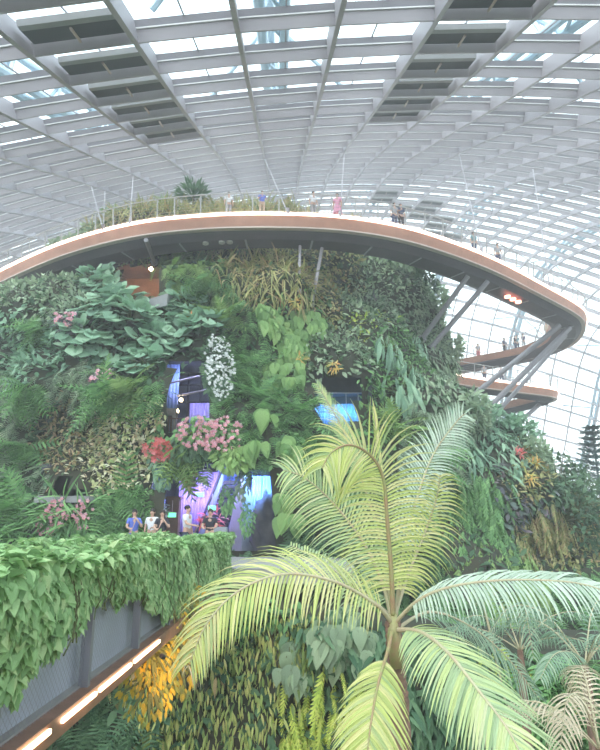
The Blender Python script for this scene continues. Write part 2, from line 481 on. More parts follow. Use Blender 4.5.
# --- species over the slope: centre, spread, species
#      key: (material, template, size, per m2, down, out, random)
SPEC = {
 'bush_grey': ('grey', T_OVAL, .34, 34, .5, .8, .7), 'bush_green': ('green', T_OVAL, .32, 34, .5, .8, .7),
 'bush_dark': ('dark', T_OVAL, .38, 26, .5, .8, .7), 'bush_blue': ('blue', T_OVAL, .45, 24, .5, .8, .6),
 'lime': ('lime', T_OVAL, .30, 34, .3, .9, .6), 'yellow': ('yellow', T_OVAL, .26, 50, .2, .9, .8),
 'fern': ('green', T_FERN, .8, 16, .8, .7, .5), 'fern_lime': ('lime', T_FERN, .75, 17, .9, .6, .5), 'fern_dark': ('dark', T_FERN, .9, 12, .8, .7, .5),
 'fern_blue': ('grey', T_FERN, .75, 17, .8, .7, .5),
 'russet': ('brown', T_OVAL, .24, 60, .4, .8, .8), 'cream': ('cream', T_OVAL, .24, 130, .3, .9, .8),
 'olive_grass': ('olive', T_STRAP, 1.0, 34, .6, .8, .6), 'green_strap': ('green', T_STRAP, 1.2, 30, .3, .9, .6),
 'olive': ('olive', T_OVAL, .3, 38, .5, .8, .7), 'long_blue': ('blue', T_LONG, .8, 16, .9, .6, .5), 'long_grey': ('grey', T_LONG, .7, 18, .9, .6, .5),
 'purple': ('purple', T_OVAL, .4, 32, .5, .8, .6), 'orange': ('orange', T_LONG, .5, 20, .2, .9, .7),
 'weep': ('lime', T_WEEP, 1.5, 16, 1.0, .25, .3), 'weep_olive': ('olive', T_WEEP, 1.4, 18, 1.0, .25, .3), 'weep_green': ('green', T_WEEP, 1.5, 16, 1.0, .3, .3),
}
ZONES = [(55, 290, 60, 45, 'bush_grey'), (140, 320, 60, 55, 'bush_dark'), (118, 262, 40, 16, 'lime'), (188, 275, 32, 34, 'fern_lime'),
 (30, 350, 55, 40, 'bush_blue'), (70, 385, 40, 25, 'fern_blue'), (62, 435, 32, 38, 'russet'), (20, 410, 30, 40, 'fern_blue'), (122, 442, 46, 44, 'cream'), (128, 392, 50, 22, 'fern'),
 (15, 480, 40, 45, 'fern_blue'), (60, 525, 65, 24, 'green_strap'), (125, 515, 45, 30, 'fern'), (262, 272, 46, 34, 'olive_grass'), (325, 262, 34, 26, 'olive'),
 (225, 300, 26, 26, 'fern'), (250, 340, 22, 40, 'fern'), (290, 340, 28, 36, 'bush_green'), (380, 290, 45, 42, 'bush_grey'), (362, 327, 13, 11, 'yellow'),
 (340, 350, 30, 20, 'bush_grey'), (400, 365, 34, 38, 'bush_green'), (270, 420, 50, 45, 'fern'), (195, 345, 32, 14, 'bush_dark'), (215, 437, 48, 22, 'bush_green'), (245, 500, 30, 34, 'fern_lime'),
 (300, 480, 40, 40, 'bush_green'), (440, 385, 34, 45, 'long_grey'), (430, 430, 45, 40, 'fern_blue'), (375, 440, 40, 30, 'bush_green'), (490, 440, 42, 38, 'long_blue'),
 (532, 475, 20, 22, 'olive'), (518, 515, 30, 26, 'purple'), (465, 520, 50, 44, 'weep_green'), (545, 540, 34, 34, 'weep_olive'), (500, 580, 70, 40, 'weep'),
 (560, 490, 34, 28, 'bush_dark'), (590, 530, 30, 40, 'olive'), (430, 330, 24, 44, 'bush_grey'), (380, 520, 60, 60, 'fern_dark'), (300, 580, 60, 60, 'fern_dark'), (420, 620, 90, 50, 'weep_green'),
 (560, 660, 80, 80, 'fern'), (200, 600, 100, 60, 'fern_dark'), (60, 640, 90, 80, 'fern_dark'), (330, 300, 20, 25, 'olive'), (240, 225, 100, 16, 'olive_grass')]
zc = np.array([[z[0], z[1], z[2], z[3]] for z in ZONES], float); zs = [z[4] for z in ZONES]
NPT = 520000
th_s = rng.uniform(-math.pi - .25, .25, NPT); z_s = rng.uniform(-13.5, 23.6, NPT)
# area weights
e = .01
dA = np.linalg.norm(np.cross((mount(th_s + e, z_s) - mount(th_s - e, z_s)) / (2 * e), (mount(th_s, z_s + .1) - mount(th_s, z_s - .1)) / .2), axis=-1)
P_s = mount(th_s, z_s); N_s = mount_n(th_s, z_s)
px_s, py_s = proj(P_s)
keep = ((N_s * nrm(-P_s)).sum(-1) > -.35) & (px_s > -70) & (px_s < 690) & (py_s < 830) & (P_s[:, 1] > 10) & ~inhole(px_s + 3.5 * rng.normal(size=NPT), py_s + 3.5 * rng.normal(size=NPT), 1)
tot_area = dA.mean() * (2 * .25 + math.pi) * 37.1
dens = NPT / tot_area                # candidates per m2 on average (before weights)
kk = np.where(keep)[0]
dmean = dA.mean()
th_s, z_s, dA, P_s, N_s, px_s, py_s = [v[kk] for v in (th_s, z_s, dA, P_s, N_s, px_s, py_s)]
keep = np.ones(len(kk), bool); NK = len(kk)
wob = np.stack([9 * np.sin(P_s[:, 0] * 1.3 + P_s[:, 2] * .9) + 6 * rng.normal(size=NK), 8 * np.sin(P_s[:, 2] * 1.7 - P_s[:, 0]) + 6 * rng.normal(size=NK)], -1)
dd = ((px_s + wob[:, 0])[:, None] - zc[None, :, 0]) ** 2 / zc[None, :, 2] ** 2 + ((py_s + wob[:, 1])[:, None] - zc[None, :, 1]) ** 2 / zc[None, :, 3] ** 2
near = np.argmin(dd, 1)
UPV = np.array([0, 0, 1.])
def leaves(mass, P, N, size, tpl, down, out, rand, lift=.12):
    n = len(P)
    D = -UPV * down + N * out * rnd(n, .5, 1.2)[:, None] + rv(n) * rand
    NN = N * .7 + UPV * .7 + rv(n) * .45
    S = size * rnd(n, .6, 1.35)
    mass.add(P + N * rnd(n, -.05, lift * 2)[:, None], D, NN, S, tpl)
SPN = {'bush_grey': ('shrub', 'grey-green small-leaved shrubs over the slope top and under the skywalk'), 'bush_green': ('shrub', 'mid green leafy shrubs around the flower beds on the slope'),
 'bush_dark': ('shrub', 'dark green undergrowth behind the large round leaves'), 'bush_blue': ('shrub', 'blue-green leafy mass at the left edge of the slope'),
 'lime': ('foliage', 'bright lime leafy strip just under the skywalk'), 'yellow': ('shrub', 'small yellow-green bush among grey shrubs on the slope'),
 'fern': ('fern', 'mid green fern cover on the slope'), 'fern_lime': ('fern', 'light green hanging fern cover on the slope'), 'fern_dark': ('fern', 'dark fern cover on the lower shaded slope'),
 'fern_blue': ('fern', 'bluish fern cover on the slope'), 'russet': ('shrub', 'russet brown fine shrub above the dark slot in the slope'), 'cream': ('flowers', 'large patch of cream variegated leaves and blossom on the slope'),
 'olive_grass': ('grass', 'olive drooping grass along the slope top under the skywalk'), 'green_strap': ('grass', 'green strappy grass at the slope foot behind the bridge'),
 'olive': ('shrub', 'olive leafy cover on the slope edges'), 'long_blue': ('foliage', 'blue-green long drooping leaves near the right slope outline'), 'long_grey': ('foliage', 'grey long drooping leaves below the strut feet'),
 'purple': ('foliage', 'dark purple leafy patches on the slope'), 'orange': ('foliage', 'orange leaves'), 'weep': ('foliage', 'light green weeping fern curtain low on the slope'),
 'weep_olive': ('foliage', 'olive weeping fern curtain at the slope edge'), 'weep_green': ('foliage', 'green weeping fern curtain behind the palm')}
for key, (mk, tpl, size, den, dn, out, rn) in SPEC.items():
    sel = keep & np.isin(near, [i for i, s in enumerate(zs) if s == key])
    pr = den * dA / dmean / dens
    sel &= rng.random(NK) < pr
    idx = np.where(sel)[0]
    if len(idx) == 0: continue
    ms = Mass(); leaves(ms, P_s[idx], N_s[idx], size, tpl, dn, out, rn)
    o = ms.build({'fern': 'fern_foliage', 'shrub': 'shrub_foliage', 'grass': 'grass', 'flowers': 'variegated_foliage', 'foliage': 'foliage'}[SPN[key][0]], M[mk])
    tag(o, SPN[key][1], SPN[key][0], None, 'stuff')
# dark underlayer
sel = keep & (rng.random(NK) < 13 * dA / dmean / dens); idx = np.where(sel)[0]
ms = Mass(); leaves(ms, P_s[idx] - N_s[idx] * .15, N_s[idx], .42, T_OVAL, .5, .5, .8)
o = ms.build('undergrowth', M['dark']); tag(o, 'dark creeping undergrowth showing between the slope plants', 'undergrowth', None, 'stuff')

# --- single plants on the slope
def frame(n):
    n = Vector(n).normalized(); x = Vector((0, 0, 1)).cross(n).normalized(); y = n.cross(x)
    return np.array(x), np.array(y), np.array(n)
FME = {}
def plant(px, py, name, label, cat, group, mk, tpl, nleaf, leaf, spread, down=.6, out=.7, rn=.4, flowers=None, base=None, squash=1., stalk=True, lift=.35):
    """one plant: stems from a root on the slope, each ending in a leaf; optional flowers"""
    p, n = hit(px, py) if base is None else base
    x, y, nn = frame(n)
    root = empty(name, tuple(p), label, cat, group)
    a = rnd(nleaf, 0, 2 * math.pi); r = spread * np.sqrt(rnd(nleaf, 0.02, 1))
    off = x[None] * (r * np.cos(a))[:, None] + y[None] * (r * np.sin(a) * squash)[:, None]
    h = lift * (1.2 - .7 * r / spread) * rnd(nleaf, .7, 1.3) + .15
    tips = p[None] + off + nn[None] * h[:, None] * (1 if lift > .1 else .4)
    D = -UPV * down + nn[None] * out * .6 + off / spread * .5 + rv(nleaf) * rn
    N = nn[None] * .8 + UPV * .6 + rv(nleaf) * .25
    ms = Mass(); ms.add(tips, D, N, leaf * rnd(nleaf, .7, 1.25), tpl); ms.build('leaves', M[mk], root)
    if stalk:
        mb = MB()
        for i in range(0, nleaf, max(1, nleaf // 24)):
            mid = (p + tips[i]) / 2 + nn * .1
            mb.tube([p - nn * .15, mid, tips[i]], [.03, .022, .014], 4)
            if nleaf <= 30: mb.build('stem', M['stem'], root); mb = MB()
        if mb.n: mb.build('stems', M['stem'], root)
    if flowers:
        fm, fn, fs = flowers
        a = rnd(fn, 0, 2 * math.pi); r = spread * 1.02 * np.sqrt(rnd(fn, 0, 1))
        Pf = p[None] + x[None] * (r * np.cos(a))[:, None] + y[None] * (r * np.sin(a) * squash)[:, None] + nn[None] * (lift + rnd(fn, .2, .55))[:, None]
        if fn > 100:
            mf = Mass(); mf.add(Pf, rv(fn), nn[None] + rv(fn) * .5, fs * rnd(fn, .7, 1.3), T_FLOWER); tag(mf.build('flowers', M[fm], root), kind='stuff')
        else:
            if fm not in FME:
                me = bpy.data.meshes.new('flower'); me.from_pydata(T_FLOWER[0].tolist(), [], T_FLOWER[1]); me.materials.append(M[fm]); FME[fm] = me
            for q in Pf:
                fo = bpy.data.objects.new('flower', FME[fm]); link(fo, root)
                d = Vector(nn) + Vector(rv(1)[0]) * .5
                fo.location = Vector(q - p); fo.rotation_euler = d.to_track_quat('Z', 'Y').to_euler(); fo.scale = (fs * random.uniform(.7, 1.3),) * 3
    return root
BB = [(96, 283, 'at the skywalk edge, highest of the round-leaved plants'), (106, 288, 'just below the lime strip under the skywalk'), (118, 302, 'beside the pale slab roof'), (100, 312, 'above the plum-coloured rosette'),
      (132, 318, 'at the centre of the round-leaved bank'), (165, 322, 'under the pale slab roof'), (182, 305, 'below the lime hanging ferns'), (85, 335, 'beside the plum-coloured rosette'),
      (115, 345, 'below the plum-coloured rosette'), (150, 345, 'above the fern bank'), (182, 340, 'above the tall blue opening'), (148, 366, 'beside the tall blue opening, lowest of its kind'), (70, 262, 'at the left end under the skywalk'), (205, 325, 'above the white flower column')]
for i, (x, y, w) in enumerate(BB):
    plant(x, y, 'round_leaved_plant', 'broad round blue-green leaves ' + w, 'plant', 'round-leaved plants on the slope', 'blue', T_ROUND, 36, .64, 1.15, .25, .6, .25, lift=.5)
HH = [(268, 322, 'highest heart-leaved climber in the middle of the slope', 14, 1.0), (292, 345, 'bright heart-leaved climber with the longest hanging leaves', 16, 1.15), (306, 325, 'heart-leaved climber beside the grey strut', 10, .9), (283, 372, 'heart-leaved climber above the green fern bank', 8, .9)]
for x, y, l, n, s in HH:
    plant(x, y, 'heart_leaved_climber', l, 'plant', 'heart-leaved climbers on the slope', 'heart', T_HEART, n * 4, s * .62, .95, 1.3, .3, .25, lift=.3)
for x, y, l in ((262, 425, 'single lime heart leaf plant above the pair near the blue curtain'), (262, 448, 'pair of yellow-green heart leaves beside the cave mouth'), (285, 447, 'large green heart leaves above the palm tip'), (248, 455, 'small heart leaf plant over the cave mouth'), (275, 500, 'narrow lime leaves at the cave side by the palm'), (290, 520, 'green heart leaves beside the dark rock')):
    plant(x, y, 'heart_leaved_climber', l, 'plant', 'heart-leaved climbers by the cave', 'heart', T_HEART, 7, .6, .4, 1.5, .3, .15, lift=.5)
for x, y, l in ((388, 350, 'upper pale drooping big-leaved climber below the yellow bush'), (408, 372, 'pale drooping big-leaved climber right of the dark window'), (398, 392, 'lowest pale drooping big-leaved climber'), (415, 345, 'pale big-leaved climber next to the strut feet')):
    plant(x, y, 'drooping_climber', l, 'plant', 'pale drooping climbers', 'blue', T_LONG, 40, 1.05, .9, 1.4, .3, .3, lift=.4)
for i, (x, y, l) in enumerate(((180, 262, 'bright tufted fern under the skywalk lamp'), (200, 285, 'fern hanging beside the lamp-lit nook'), (228, 318, 'fern left of the heart-leaved climbers'), (240, 365, 'fern right of the white flower column'), (255, 400, 'fern above the cave climbers'), (300, 415, 'fern beside the dark window, low'), (330, 445, 'fern under the blue window curtain'),
      (110, 400, 'fern above the cream patch'), (134, 392, 'fern between the cream patch and the tall opening'), (45, 330, 'fern at the left edge, upper'), (30, 395, 'fern at the left edge, middle'), (20, 450, 'fern at the left edge beside the russet shrub'), (20, 510, 'fern at the left edge above the hedge'), (105, 520, 'fern behind the bridge hedge'), (118, 500, 'fern under the cream patch'), (185, 455, 'fern hanging over the cave mouth, left'),
      (395, 430, 'fern right of the blue window curtain'), (440, 460, 'fern above the upright palm frond'), (350, 480, 'fern behind the palm crown'), (315, 500, 'fern left of the palm crown'))):
    plant(x, y, 'fern', l, 'fern', 'single ferns on the slope', random.choice(['green', 'lime', 'green']), T_FERN, 26, 1.35, .35, .5, .9, .8, lift=.2, stalk=False)
# flowers
plant(217, 372, 'white_flower_column', 'tall hanging column of small white flowers on dark leaves', 'flowers', None, 'dark', T_OVAL, 340, .3, .66, .6, .7, .6, ('white', 260, .13), squash=2.7, stalk=False, lift=.35)
plant(165, 444, 'red_flowering_shrub', 'scarlet flower cluster at the cave edge left of the pink blooms', 'flowers', 'flowering shrubs over the cave', 'green', T_OVAL, 60, .3, .6, flowers=('red', 60, .22), lift=.5)
plant(163, 462, 'trailing_vine', 'pale green vine trailing down beside the scarlet flowers', 'vine', None, 'blue', T_OVAL, 90, .34, .55, 1., .4, .4, squash=1.9, stalk=False, lift=.5)
plant(200, 432, 'red_flowering_shrub', 'coral flowering shrub under the tall opening', 'flowers', 'flowering shrubs over the cave', 'green', T_OVAL, 160, .3, .95, flowers=('pink', 95, .15), squash=.7, lift=.5)
plant(222, 440, 'red_flowering_shrub', 'wide pink-dotted shrub beneath the white flower column', 'flowers', 'flowering shrubs over the cave', 'green', T_OVAL, 160, .3, .95, flowers=('pink', 75, .14), squash=.8, lift=.5)
plant(190, 452, 'leafy_shrub', 'dark leafy shrub hanging under the coral flowers', 'shrub', None, 'dark', T_OVAL, 200, .34, 1.0, .8, .6, .5, squash=.7, stalk=False, lift=.6)
plant(232, 462, 'leafy_shrub', 'lime leafy shrub hanging over the cave mouth', 'shrub', None, 'lime', T_OVAL, 150, .32, .7, .8, .6, .5, squash=.9, stalk=False, lift=.5)
for x, y, l in ((56, 518, 'pink flower spike at the slope foot, leftmost of three'), (68, 508, 'tallest pink flower spike at the slope foot'), (84, 512, 'pink flower spike nearest the hedge people'), ):
    plant(x, y, 'pink_flowering_plant', l, 'flowers', 'pink flowers at the slope foot', 'green', T_STRAP, 24, .9, .35, .2, .8, .5, flowers=('pink', 36, .13), squash=1.6, lift=.5)
plant(72, 325, 'plum_rosette', 'plum-coloured leafy rosette among round blue-green leaves', 'plant', None, 'purple', T_LONG, 60, .6, .5, .2, .8, .7, flowers=('pink', 24, .2), lift=.3)
plant(192, 324, 'orange_bloom', 'orange blossom tuft right of the round-leaved bank', 'flowers', None, 'orange', T_LONG, 40, .4, .28, .2, .8, .8, lift=.4)
plant(105, 385, 'plum_rosette', 'dusky pink leaves above the cream patch', 'plant', None, 'purple', T_LONG, 50, .5, .5, .2, .8, .7, flowers=('pink', 22, .18), lift=.3)
for x, y, l, mk in ((516, 455, 'red bromeliad rosette near the right slope outline', 'red'), (532, 466, 'orange bromeliad just below the red rosette', 'orange'), (527, 480, 'lowest orange bromeliad of the right slope', 'orange'), (295, 305, 'rust bromeliad beside the thin grey strut', 'orange'), (300, 360, 'small orange bromeliad under the climbers', 'orange'), (336, 366, 'rust leaf rosette over the dark window', 'orange'), (372, 300, 'dusky rosette above the yellow bush', 'purple'), (500, 470, 'plum rosette left of the orange bromeliads', 'purple')):
    plant(x, y, 'bromeliad', l, 'plant', 'bromeliads on the slope', mk, T_LONG, 26, .36, .22, .1, .9, .9, lift=.25, stalk=False)
for x, y, l in ((470, 412, 'glossy dark shrub on the slope outline below the walkway loops'), (492, 422, 'leafy shrub on the right slope outline'), (520, 432, 'tall leafy shrub breaking the slope outline'), (532, 458, 'rounded grey shrub on the outline before the glass'), (440, 300, 'shrub on the outline between the strut feet'), (400, 268, 'grey shrub on the outline right under the skywalk'), (455, 350, 'shrub on the outline level with the back walkway'), (420, 282, 'shrub on the outline above the strut feet')):
    plant(x, y, 'leafy_shrub', l, 'shrub', 'shrubs along the slope outline', random.choice(['grey', 'blue', 'dark']), T_OVAL, 170, .5, 1.1, .3, .8, .8, squash=1., stalk=False, lift=.7)
for x, y, l in ((562, 480, 'dark small-leaved tree at the low end of the slope outline'), (580, 510, 'open dark tree low by the conifers'), (566, 520, 'dark tree in front of the low slope')):
    plant(x, y, 'small_tree', l, 'tree', 'small trees at the slope end', 'dark', T_OVAL, 220, .38, 1.4, .3, .8, .9, squash=1.3, lift=1.3)
# garden on the mountain top
def topspot(px, py, Y): 
    p = PY(px, py, Y); return (np.array(p), np.array((0, -.3, 1.)))
def rooted(px, py, Y, name, label, cat, group, mk, n, leaf, spread, tpl=T_LONG, h=1.2):
    p = np.array(PY(px, py, Y)); root = empty(name, tuple(p), label, cat, group)
    D = rv(n); D[:, 2] = np.abs(D[:, 2]) * 1.1 + .1
    top = p + np.array([0, 0, h])
    ms = Mass(); ms.add(top + D * spread * rnd(n, .1, .9)[:, None], D + rv(n) * .3, UPV + rv(n) * .5, leaf * rnd(n, .7, 1.2), tpl); ms.build('leaves', M[mk], root)
    mb = MB(); mb.tube([p + np.array([0, 0, -2.5]), p + np.array([0, 0, -.5]), top + np.array([0, 0, .3])], [.14, .11, .08], 7); mb.build('trunk', M['wood'], root)
    return root
rooted(193, 213, 38, 'dracaena', 'dark bushy tree standing on the mountain top behind the railing', 'tree', None, 'dark', 260, .62, 1.15, h=1.1)
rooted(163, 217, 38, 'grass_tuft', 'yellow-green tufted plant left of the dark mountaintop tree', 'plant', None, 'lime', 90, .8, .5, T_STRAP, h=.7)
rooted(110, 225, 38, 'shrub', 'small shrub behind the railing near the cable foot', 'shrub', 'small shrubs on the mountain top', 'grey', 90, .4, .6, T_OVAL, .8)
rooted(225, 216, 38, 'shrub', 'russet shrub right of the dark mountaintop tree', 'shrub', 'small shrubs on the mountain top', 'brown', 120, .4, .7, T_OVAL, .4)
rooted(285, 214, 38, 'shrub', 'low yellow shrub between the blue and pink walkers', 'shrub', 'small shrubs on the mountain top', 'olive', 90, .4, .7, T_OVAL, .3)

# ------------------------------------------------------------------ caves and rooms cut in the slope
def room(x0, x1, y0, y1, depth, label, wallmat, lightcol=None, power=0., Yf=None):
    """open-fronted recess behind a hole: five sides"""
    if Yf is None: Yf = float(max(hit(x, y)[0][1] for x in (x0 - 3, (x0 + x1) / 2, x1 + 3) for y in (y0 - 3, y1 + 3))) + .25
    A = PY(x0 - 6, y0 - 6, Yf); B = PY(x1 + 6, y1 + 6, Yf)
    xa, xb = A.x, B.x; zt, zb = A.z, B.z
    b = MB(); t = .15
    yc = Yf + depth / 2
    b.box(((xa + xb) / 2, Yf + depth + t, (zt + zb) / 2), (xb - xa + 2 * t, 2 * t, zt - zb + 2 * t))
    b.box((xa - t / 2, yc, (zt + zb) / 2), (t, depth, zt - zb)); b.box((xb + t / 2, yc, (zt + zb) / 2), (t, depth, zt - zb))
    b.box(((xa + xb) / 2, yc, zt + t / 2), (xb - xa + 2 * t, depth, t)); b.box(((xa + xb) / 2, yc, zb - t / 2), (xb - xa + 2 * t, depth, t))
    o = b.build('wall_recess', wallmat); tag(o, label, None, None, 'structure')
    if lightcol:
        l = bpy.data.lights.new('recess_lamp', 'AREA'); l.color = lightcol; l.energy = power; l.shape = 'RECTANGLE'; l.size = (xb - xa) * .7; l.size_y = .4
        lo = bpy.data.objects.new('recess_lamp', l); link(lo); lo.location = ((xa + xb) / 2, Yf + 1.2, zt - .3); lo.rotation_euler = (math.radians(35), 0, 0)
    return Yf, xa, xb, zb, zt
def vcurtain(px0, px1, py0, py1, Y, m, name, label, cat, n=40, amp=.08):
    a = PY(px0, py0, Y); b = PY(px1, py1, Y); mb = MB(); secs = []
    for i in range(n + 1):
        x = a.x + (b.x - a.x) * i / n; y = Y + amp * math.sin(i * 1.9) + amp * .5 * math.sin(i * .7)
        secs.append([(x, y, b.z), (x, y, a.z), (x, y + .03, a.z), (x, y + .03, b.z)])
    mb.sweep(secs); o = mb.build(name, m, None, True); return tag(o, label, cat)
# tall blue opening
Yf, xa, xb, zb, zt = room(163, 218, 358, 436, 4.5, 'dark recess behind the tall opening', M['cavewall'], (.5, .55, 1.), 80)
vcurtain(166, 177, 363, 420, Yf + 2.2, M['curtain_b'], 'water_curtain', 'narrow blue falling water at the side of the tall opening', 'waterfall', 14, .04)
vcurtain(190, 218, 403, 432, Yf + 3.2, M['curtain_p'], 'water_curtain', 'short violet water curtain behind the coral flowers', 'waterfall', 26, .04)
fr = empty('window_frame', tuple(PY(192, 432, Yf + 3.8)), 'dark steel window grid inside the tall opening', 'window frame')
g = MB()
for px in (178, 190, 202, 214): a = PY(px, 358, Yf + 3.8); b = PY(px, 434, Yf + 3.8); g.tube([a, (a.x, a.y, b.z)], .06, 6)
for py in (372, 385, 402): a = PY(170, py, Yf + 3.8); b = PY(217, py, Yf + 3.8); g.tube([a, (b.x, b.y, a.z)], .06, 6)
g.build('mullions', M['black'], fr)
g = MB(); g.tube([PY(177, 396, Yf + 1.0), PY(216, 388, Yf + 1.4)], .05, 6); g.tube([PY(166, 384, Yf + 1.2), PY(200, 376, Yf + 1.2)], .05, 6); o = g.build('steel_beam', M['steel']); tag(o, 'pale pipe crossing the tall opening', 'beam')
for px, py, l in ((181, 400, 'upper glowing bulb in the tall opening'), (177, 411, 'lower glowing bulb in the tall opening')):
    r = empty('wall_lamp', tuple(PY(px, py, Yf + .9)), l, 'lamp', 'bulbs in the tall opening')
    mb = MB(); c = PY(px, py, Yf + .9)
    bm = bmesh.new(); bmesh.ops.create_icosphere(bm, subdivisions=2, radius=.09)
    V = [tuple(v.co + c) for v in bm.verts]; Fx = [tuple(v.index for v in f.verts) for f in bm.faces]; bm.free()
    mb.add(V, Fx); mb.build('bulb', M['bulb'], r)
    k = MB(); k.tube([c + Vector((0, 0, .08)), c + Vector((0, 0, .3)), c + Vector((0, .35, .3))], .02, 5); k.build('bracket', M['black'], r)
# stone doorway in the tall opening
d = empty('stone_doorway', tuple(PY(170, 432, Yf + .8)), 'small cream stone doorway at the foot of the tall opening', 'doorway'); mb = MB()
a = PY(163, 432, Yf + .8); tp = PY(163, 409, Yf + .8)
w = PY(176, 432, Yf + .8).x - a.x; h = tp.z - a.z
mb.box((a.x + w * .14, a.y, a.z + h / 2), (w * .28, .4, h)); mb.box((a.x + w * .86, a.y, a.z + h / 2), (w * .28, .4, h)); mb.box((a.x + w / 2, a.y, a.z + h * .85), (w, .42, h * .3))
mb.build('surround', M['creamstone'], d)
mb = MB(); mb.box((a.x + w / 2, a.y + .1, a.z + h * .35), (w * .44, .06, h * .7)); mb.build('door_leaf', M['browncol'], d)
r = empty('balcony_railing', tuple(PY(178, 430, Yf + .3)), 'thin dark balcony railing behind the coral flowers', 'railing'); mb = MB()
for px in range(164, 190, 3): q = PY(px, 419, Yf + .3); mb.tube([q, q - Vector((0, 0, .75))], .018, 5)
mb.build('balusters', M['net'], r); mb = MB(); mb.tube([PY(163, 418.5, Yf + .3), PY(190, 418.5, Yf + .3)], .03, 6); mb.build('handrail', M['browncol'], r)
# dark window with blue curtain
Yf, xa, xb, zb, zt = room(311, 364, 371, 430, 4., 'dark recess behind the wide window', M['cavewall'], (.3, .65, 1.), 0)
vcurtain(309, 366, 404, 428, Yf + 2.4, M['curtain_b'], 'water_curtain', 'bright blue water curtain low in the dark wide window', 'waterfall', 60, .06)
l = bpy.data.lights.new('curtain_lamp', 'AREA'); l.color = (.2, .62, 1.); l.energy = 80; l.shape = 'RECTANGLE'; l.size = 3.; l.size_y = .2
lo = bpy.data.objects.new('curtain_lamp', l); link(lo); q = PY(338, 401, Yf + 1.3); lo.location = q; lo.rotation_euler = (math.radians(50), 0, 0)
mb = MB(); mb.tube([PY(310, 393, Yf + .8), PY(364, 393, Yf + .8)], .035, 6)
for px in (318, 332, 346, 358): q = PY(px, 393, Yf + .8); mb.tube([q, q - Vector((0, 0, .9))], .02, 5)
o = mb.build('window_railing', M['rail']); tag(o, 'thin pale railing across the dark wide window', 'railing')
mb = MB(); mb.box(PY(338, 385, Yf + 2.), (2.4, 1.2, 1.0)); o = mb.build('wall_beam', M['cavewall']); tag(o, kind='structure')
# dark slot
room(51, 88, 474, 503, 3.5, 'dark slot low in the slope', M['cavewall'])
mb = MB(); q = PY(69, 500, hit(69, 500)[0][1] + .3); mb.box(q, (2.1, 1.5, .25)); o = mb.build('wall_ledge', M['slab']); tag(o, 'pale ledge at the foot of the dark slot', None, None, 'structure')
# lamp-lit nook under the skywalk with pale slab
Yf, *_ = room(116, 168, 262, 302, 3.5, 'brown recess under the skywalk', M['nook'], (1., .6, .3), 60)
mb = MB(); c = PY(143, 300, float(hit(143, 303)[0][1]) - .7)
mb.sweep([[c + Vector((-1.5, 0, -.8)), c + Vector((-1.5, 0, -.55)), c + Vector((-1.2, 1.6, .1)), c + Vector((-1.2, 1.6, -.15))],
          [c + Vector((1.2, 0, -.3)), c + Vector((1.2, 0, .35)), c + Vector((1.3, 1.6, .75)), c + Vector((1.3, 1.6, .4))]])
o = mb.build('sloping_slab', M['slab']); tag(o, 'pale grey sloping slab among the round-leaved plants', 'slab')
r = empty('nook_lamp', tuple(PY(151, 269, Yf + .3)), 'small glowing lamp under the skywalk', 'lamp'); c = PY(151, 269, Yf + .3)
bm = bmesh.new(); bmesh.ops.create_icosphere(bm, subdivisions=2, radius=.13); mb = MB(); mb.add([tuple(v.co + c) for v in bm.verts], [tuple(v.index for v in f.verts) for f in bm.faces]); bm.free(); mb.build('bulb', M['bulb'], r)
mb = MB(); mb.tube([c + Vector((0, 0, .1)), c + Vector((0, .1, 1.2))], .025, 5); mb.build('cord', M['black'], r)
# escalator cave
DZ = -1.5
Yc = 25.2
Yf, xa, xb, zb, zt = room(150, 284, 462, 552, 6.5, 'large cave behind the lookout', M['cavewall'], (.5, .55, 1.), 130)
vcurtain(152, 163, 468, 548, Yf + 2., M['curtain_b'], 'water_curtain', 'pale blue falling water left of the brown pillar', 'waterfall', 16, .06)
vcurtain(180, 217, 472, 548, Yf + 3.4, M['curtain_p'], 'water_curtain', 'violet-blue water curtain behind the escalator', 'waterfall', 46, .06)
vcurtain(218, 238, 466, 500, Yf + 5., M['curtain_b'], 'water_curtain', 'blue strip of water high behind the signs', 'waterfall', 20, .06)
vcurtain(252, 286, 476, 520, Yf + 2.4, M['curtain_b'], 'water_curtain', 'bright blue water above the dark rock', 'waterfall', 36, .1)
l = bpy.data.lights.new('blue_spot', 'AREA'); l.color = (.15, .4, 1.); l.energy = 200; l.size = 1.
lo = bpy.data.objects.new('blue_spot', l); link(lo); lo.location = PY(262, 470, Yf + .8); lo.rotation_euler = (math.radians(60), 0, 0)
l = bpy.data.lights.new('violet_spot', 'AREA'); l.color = (.45, .3, 1.); l.energy = 130; l.size = 1.
lo = bpy.data.objects.new('violet_spot', l); link(lo); lo.location = PY(196, 470, Yf + 1.2); lo.rotation_euler = (math.radians(40), 0, 0)
mb = MB(); a = PY(172, 548, Yf + 1.2); t = PY(172, 497, Yf + 1.2); mb.box((a.x, a.y, (a.z + t.z) / 2), (.5, .5, t.z - a.z)); mb.box((a.x, a.y, t.z - .05), (.65, .65, .12)); o = mb.build('brown_pillar', M['browncol']); tag(o, 'brown square pillar inside the cave behind the women', 'pillar')
es = empty('escalator', tuple(PY(200, 548, Yf + 2.2)), 'escalator rising to the right behind the white-shirted man', 'escalator')
a, b = PY(198, 545, Yf + 2.0), PY(222, 478, Yf + 2.6)
dv = Vector((.35, 0, 0))
for k, (nm, off) in enumerate((('side_panel', 0), ('side_panel', 1.0))):
    o_ = Vector((off, .2 * k, 0)); mb = MB(); mb.hexa(a + o_ + Vector((0, 0, -.25)), b + o_ + Vector((0, 0, -.25)), b + o_ + Vector((0, 0, .35)), a + o_ + Vector((0, 0, .35)), (.08, .08, 0)); mb.build(nm, M['escal'], es)
    mb = MB(); mb.tube([a + o_ + Vector((-.1, 0, .42)), b + o_ + Vector((0, 0, .42))], .07, 6); mb.build('handrail', M['black'], es)
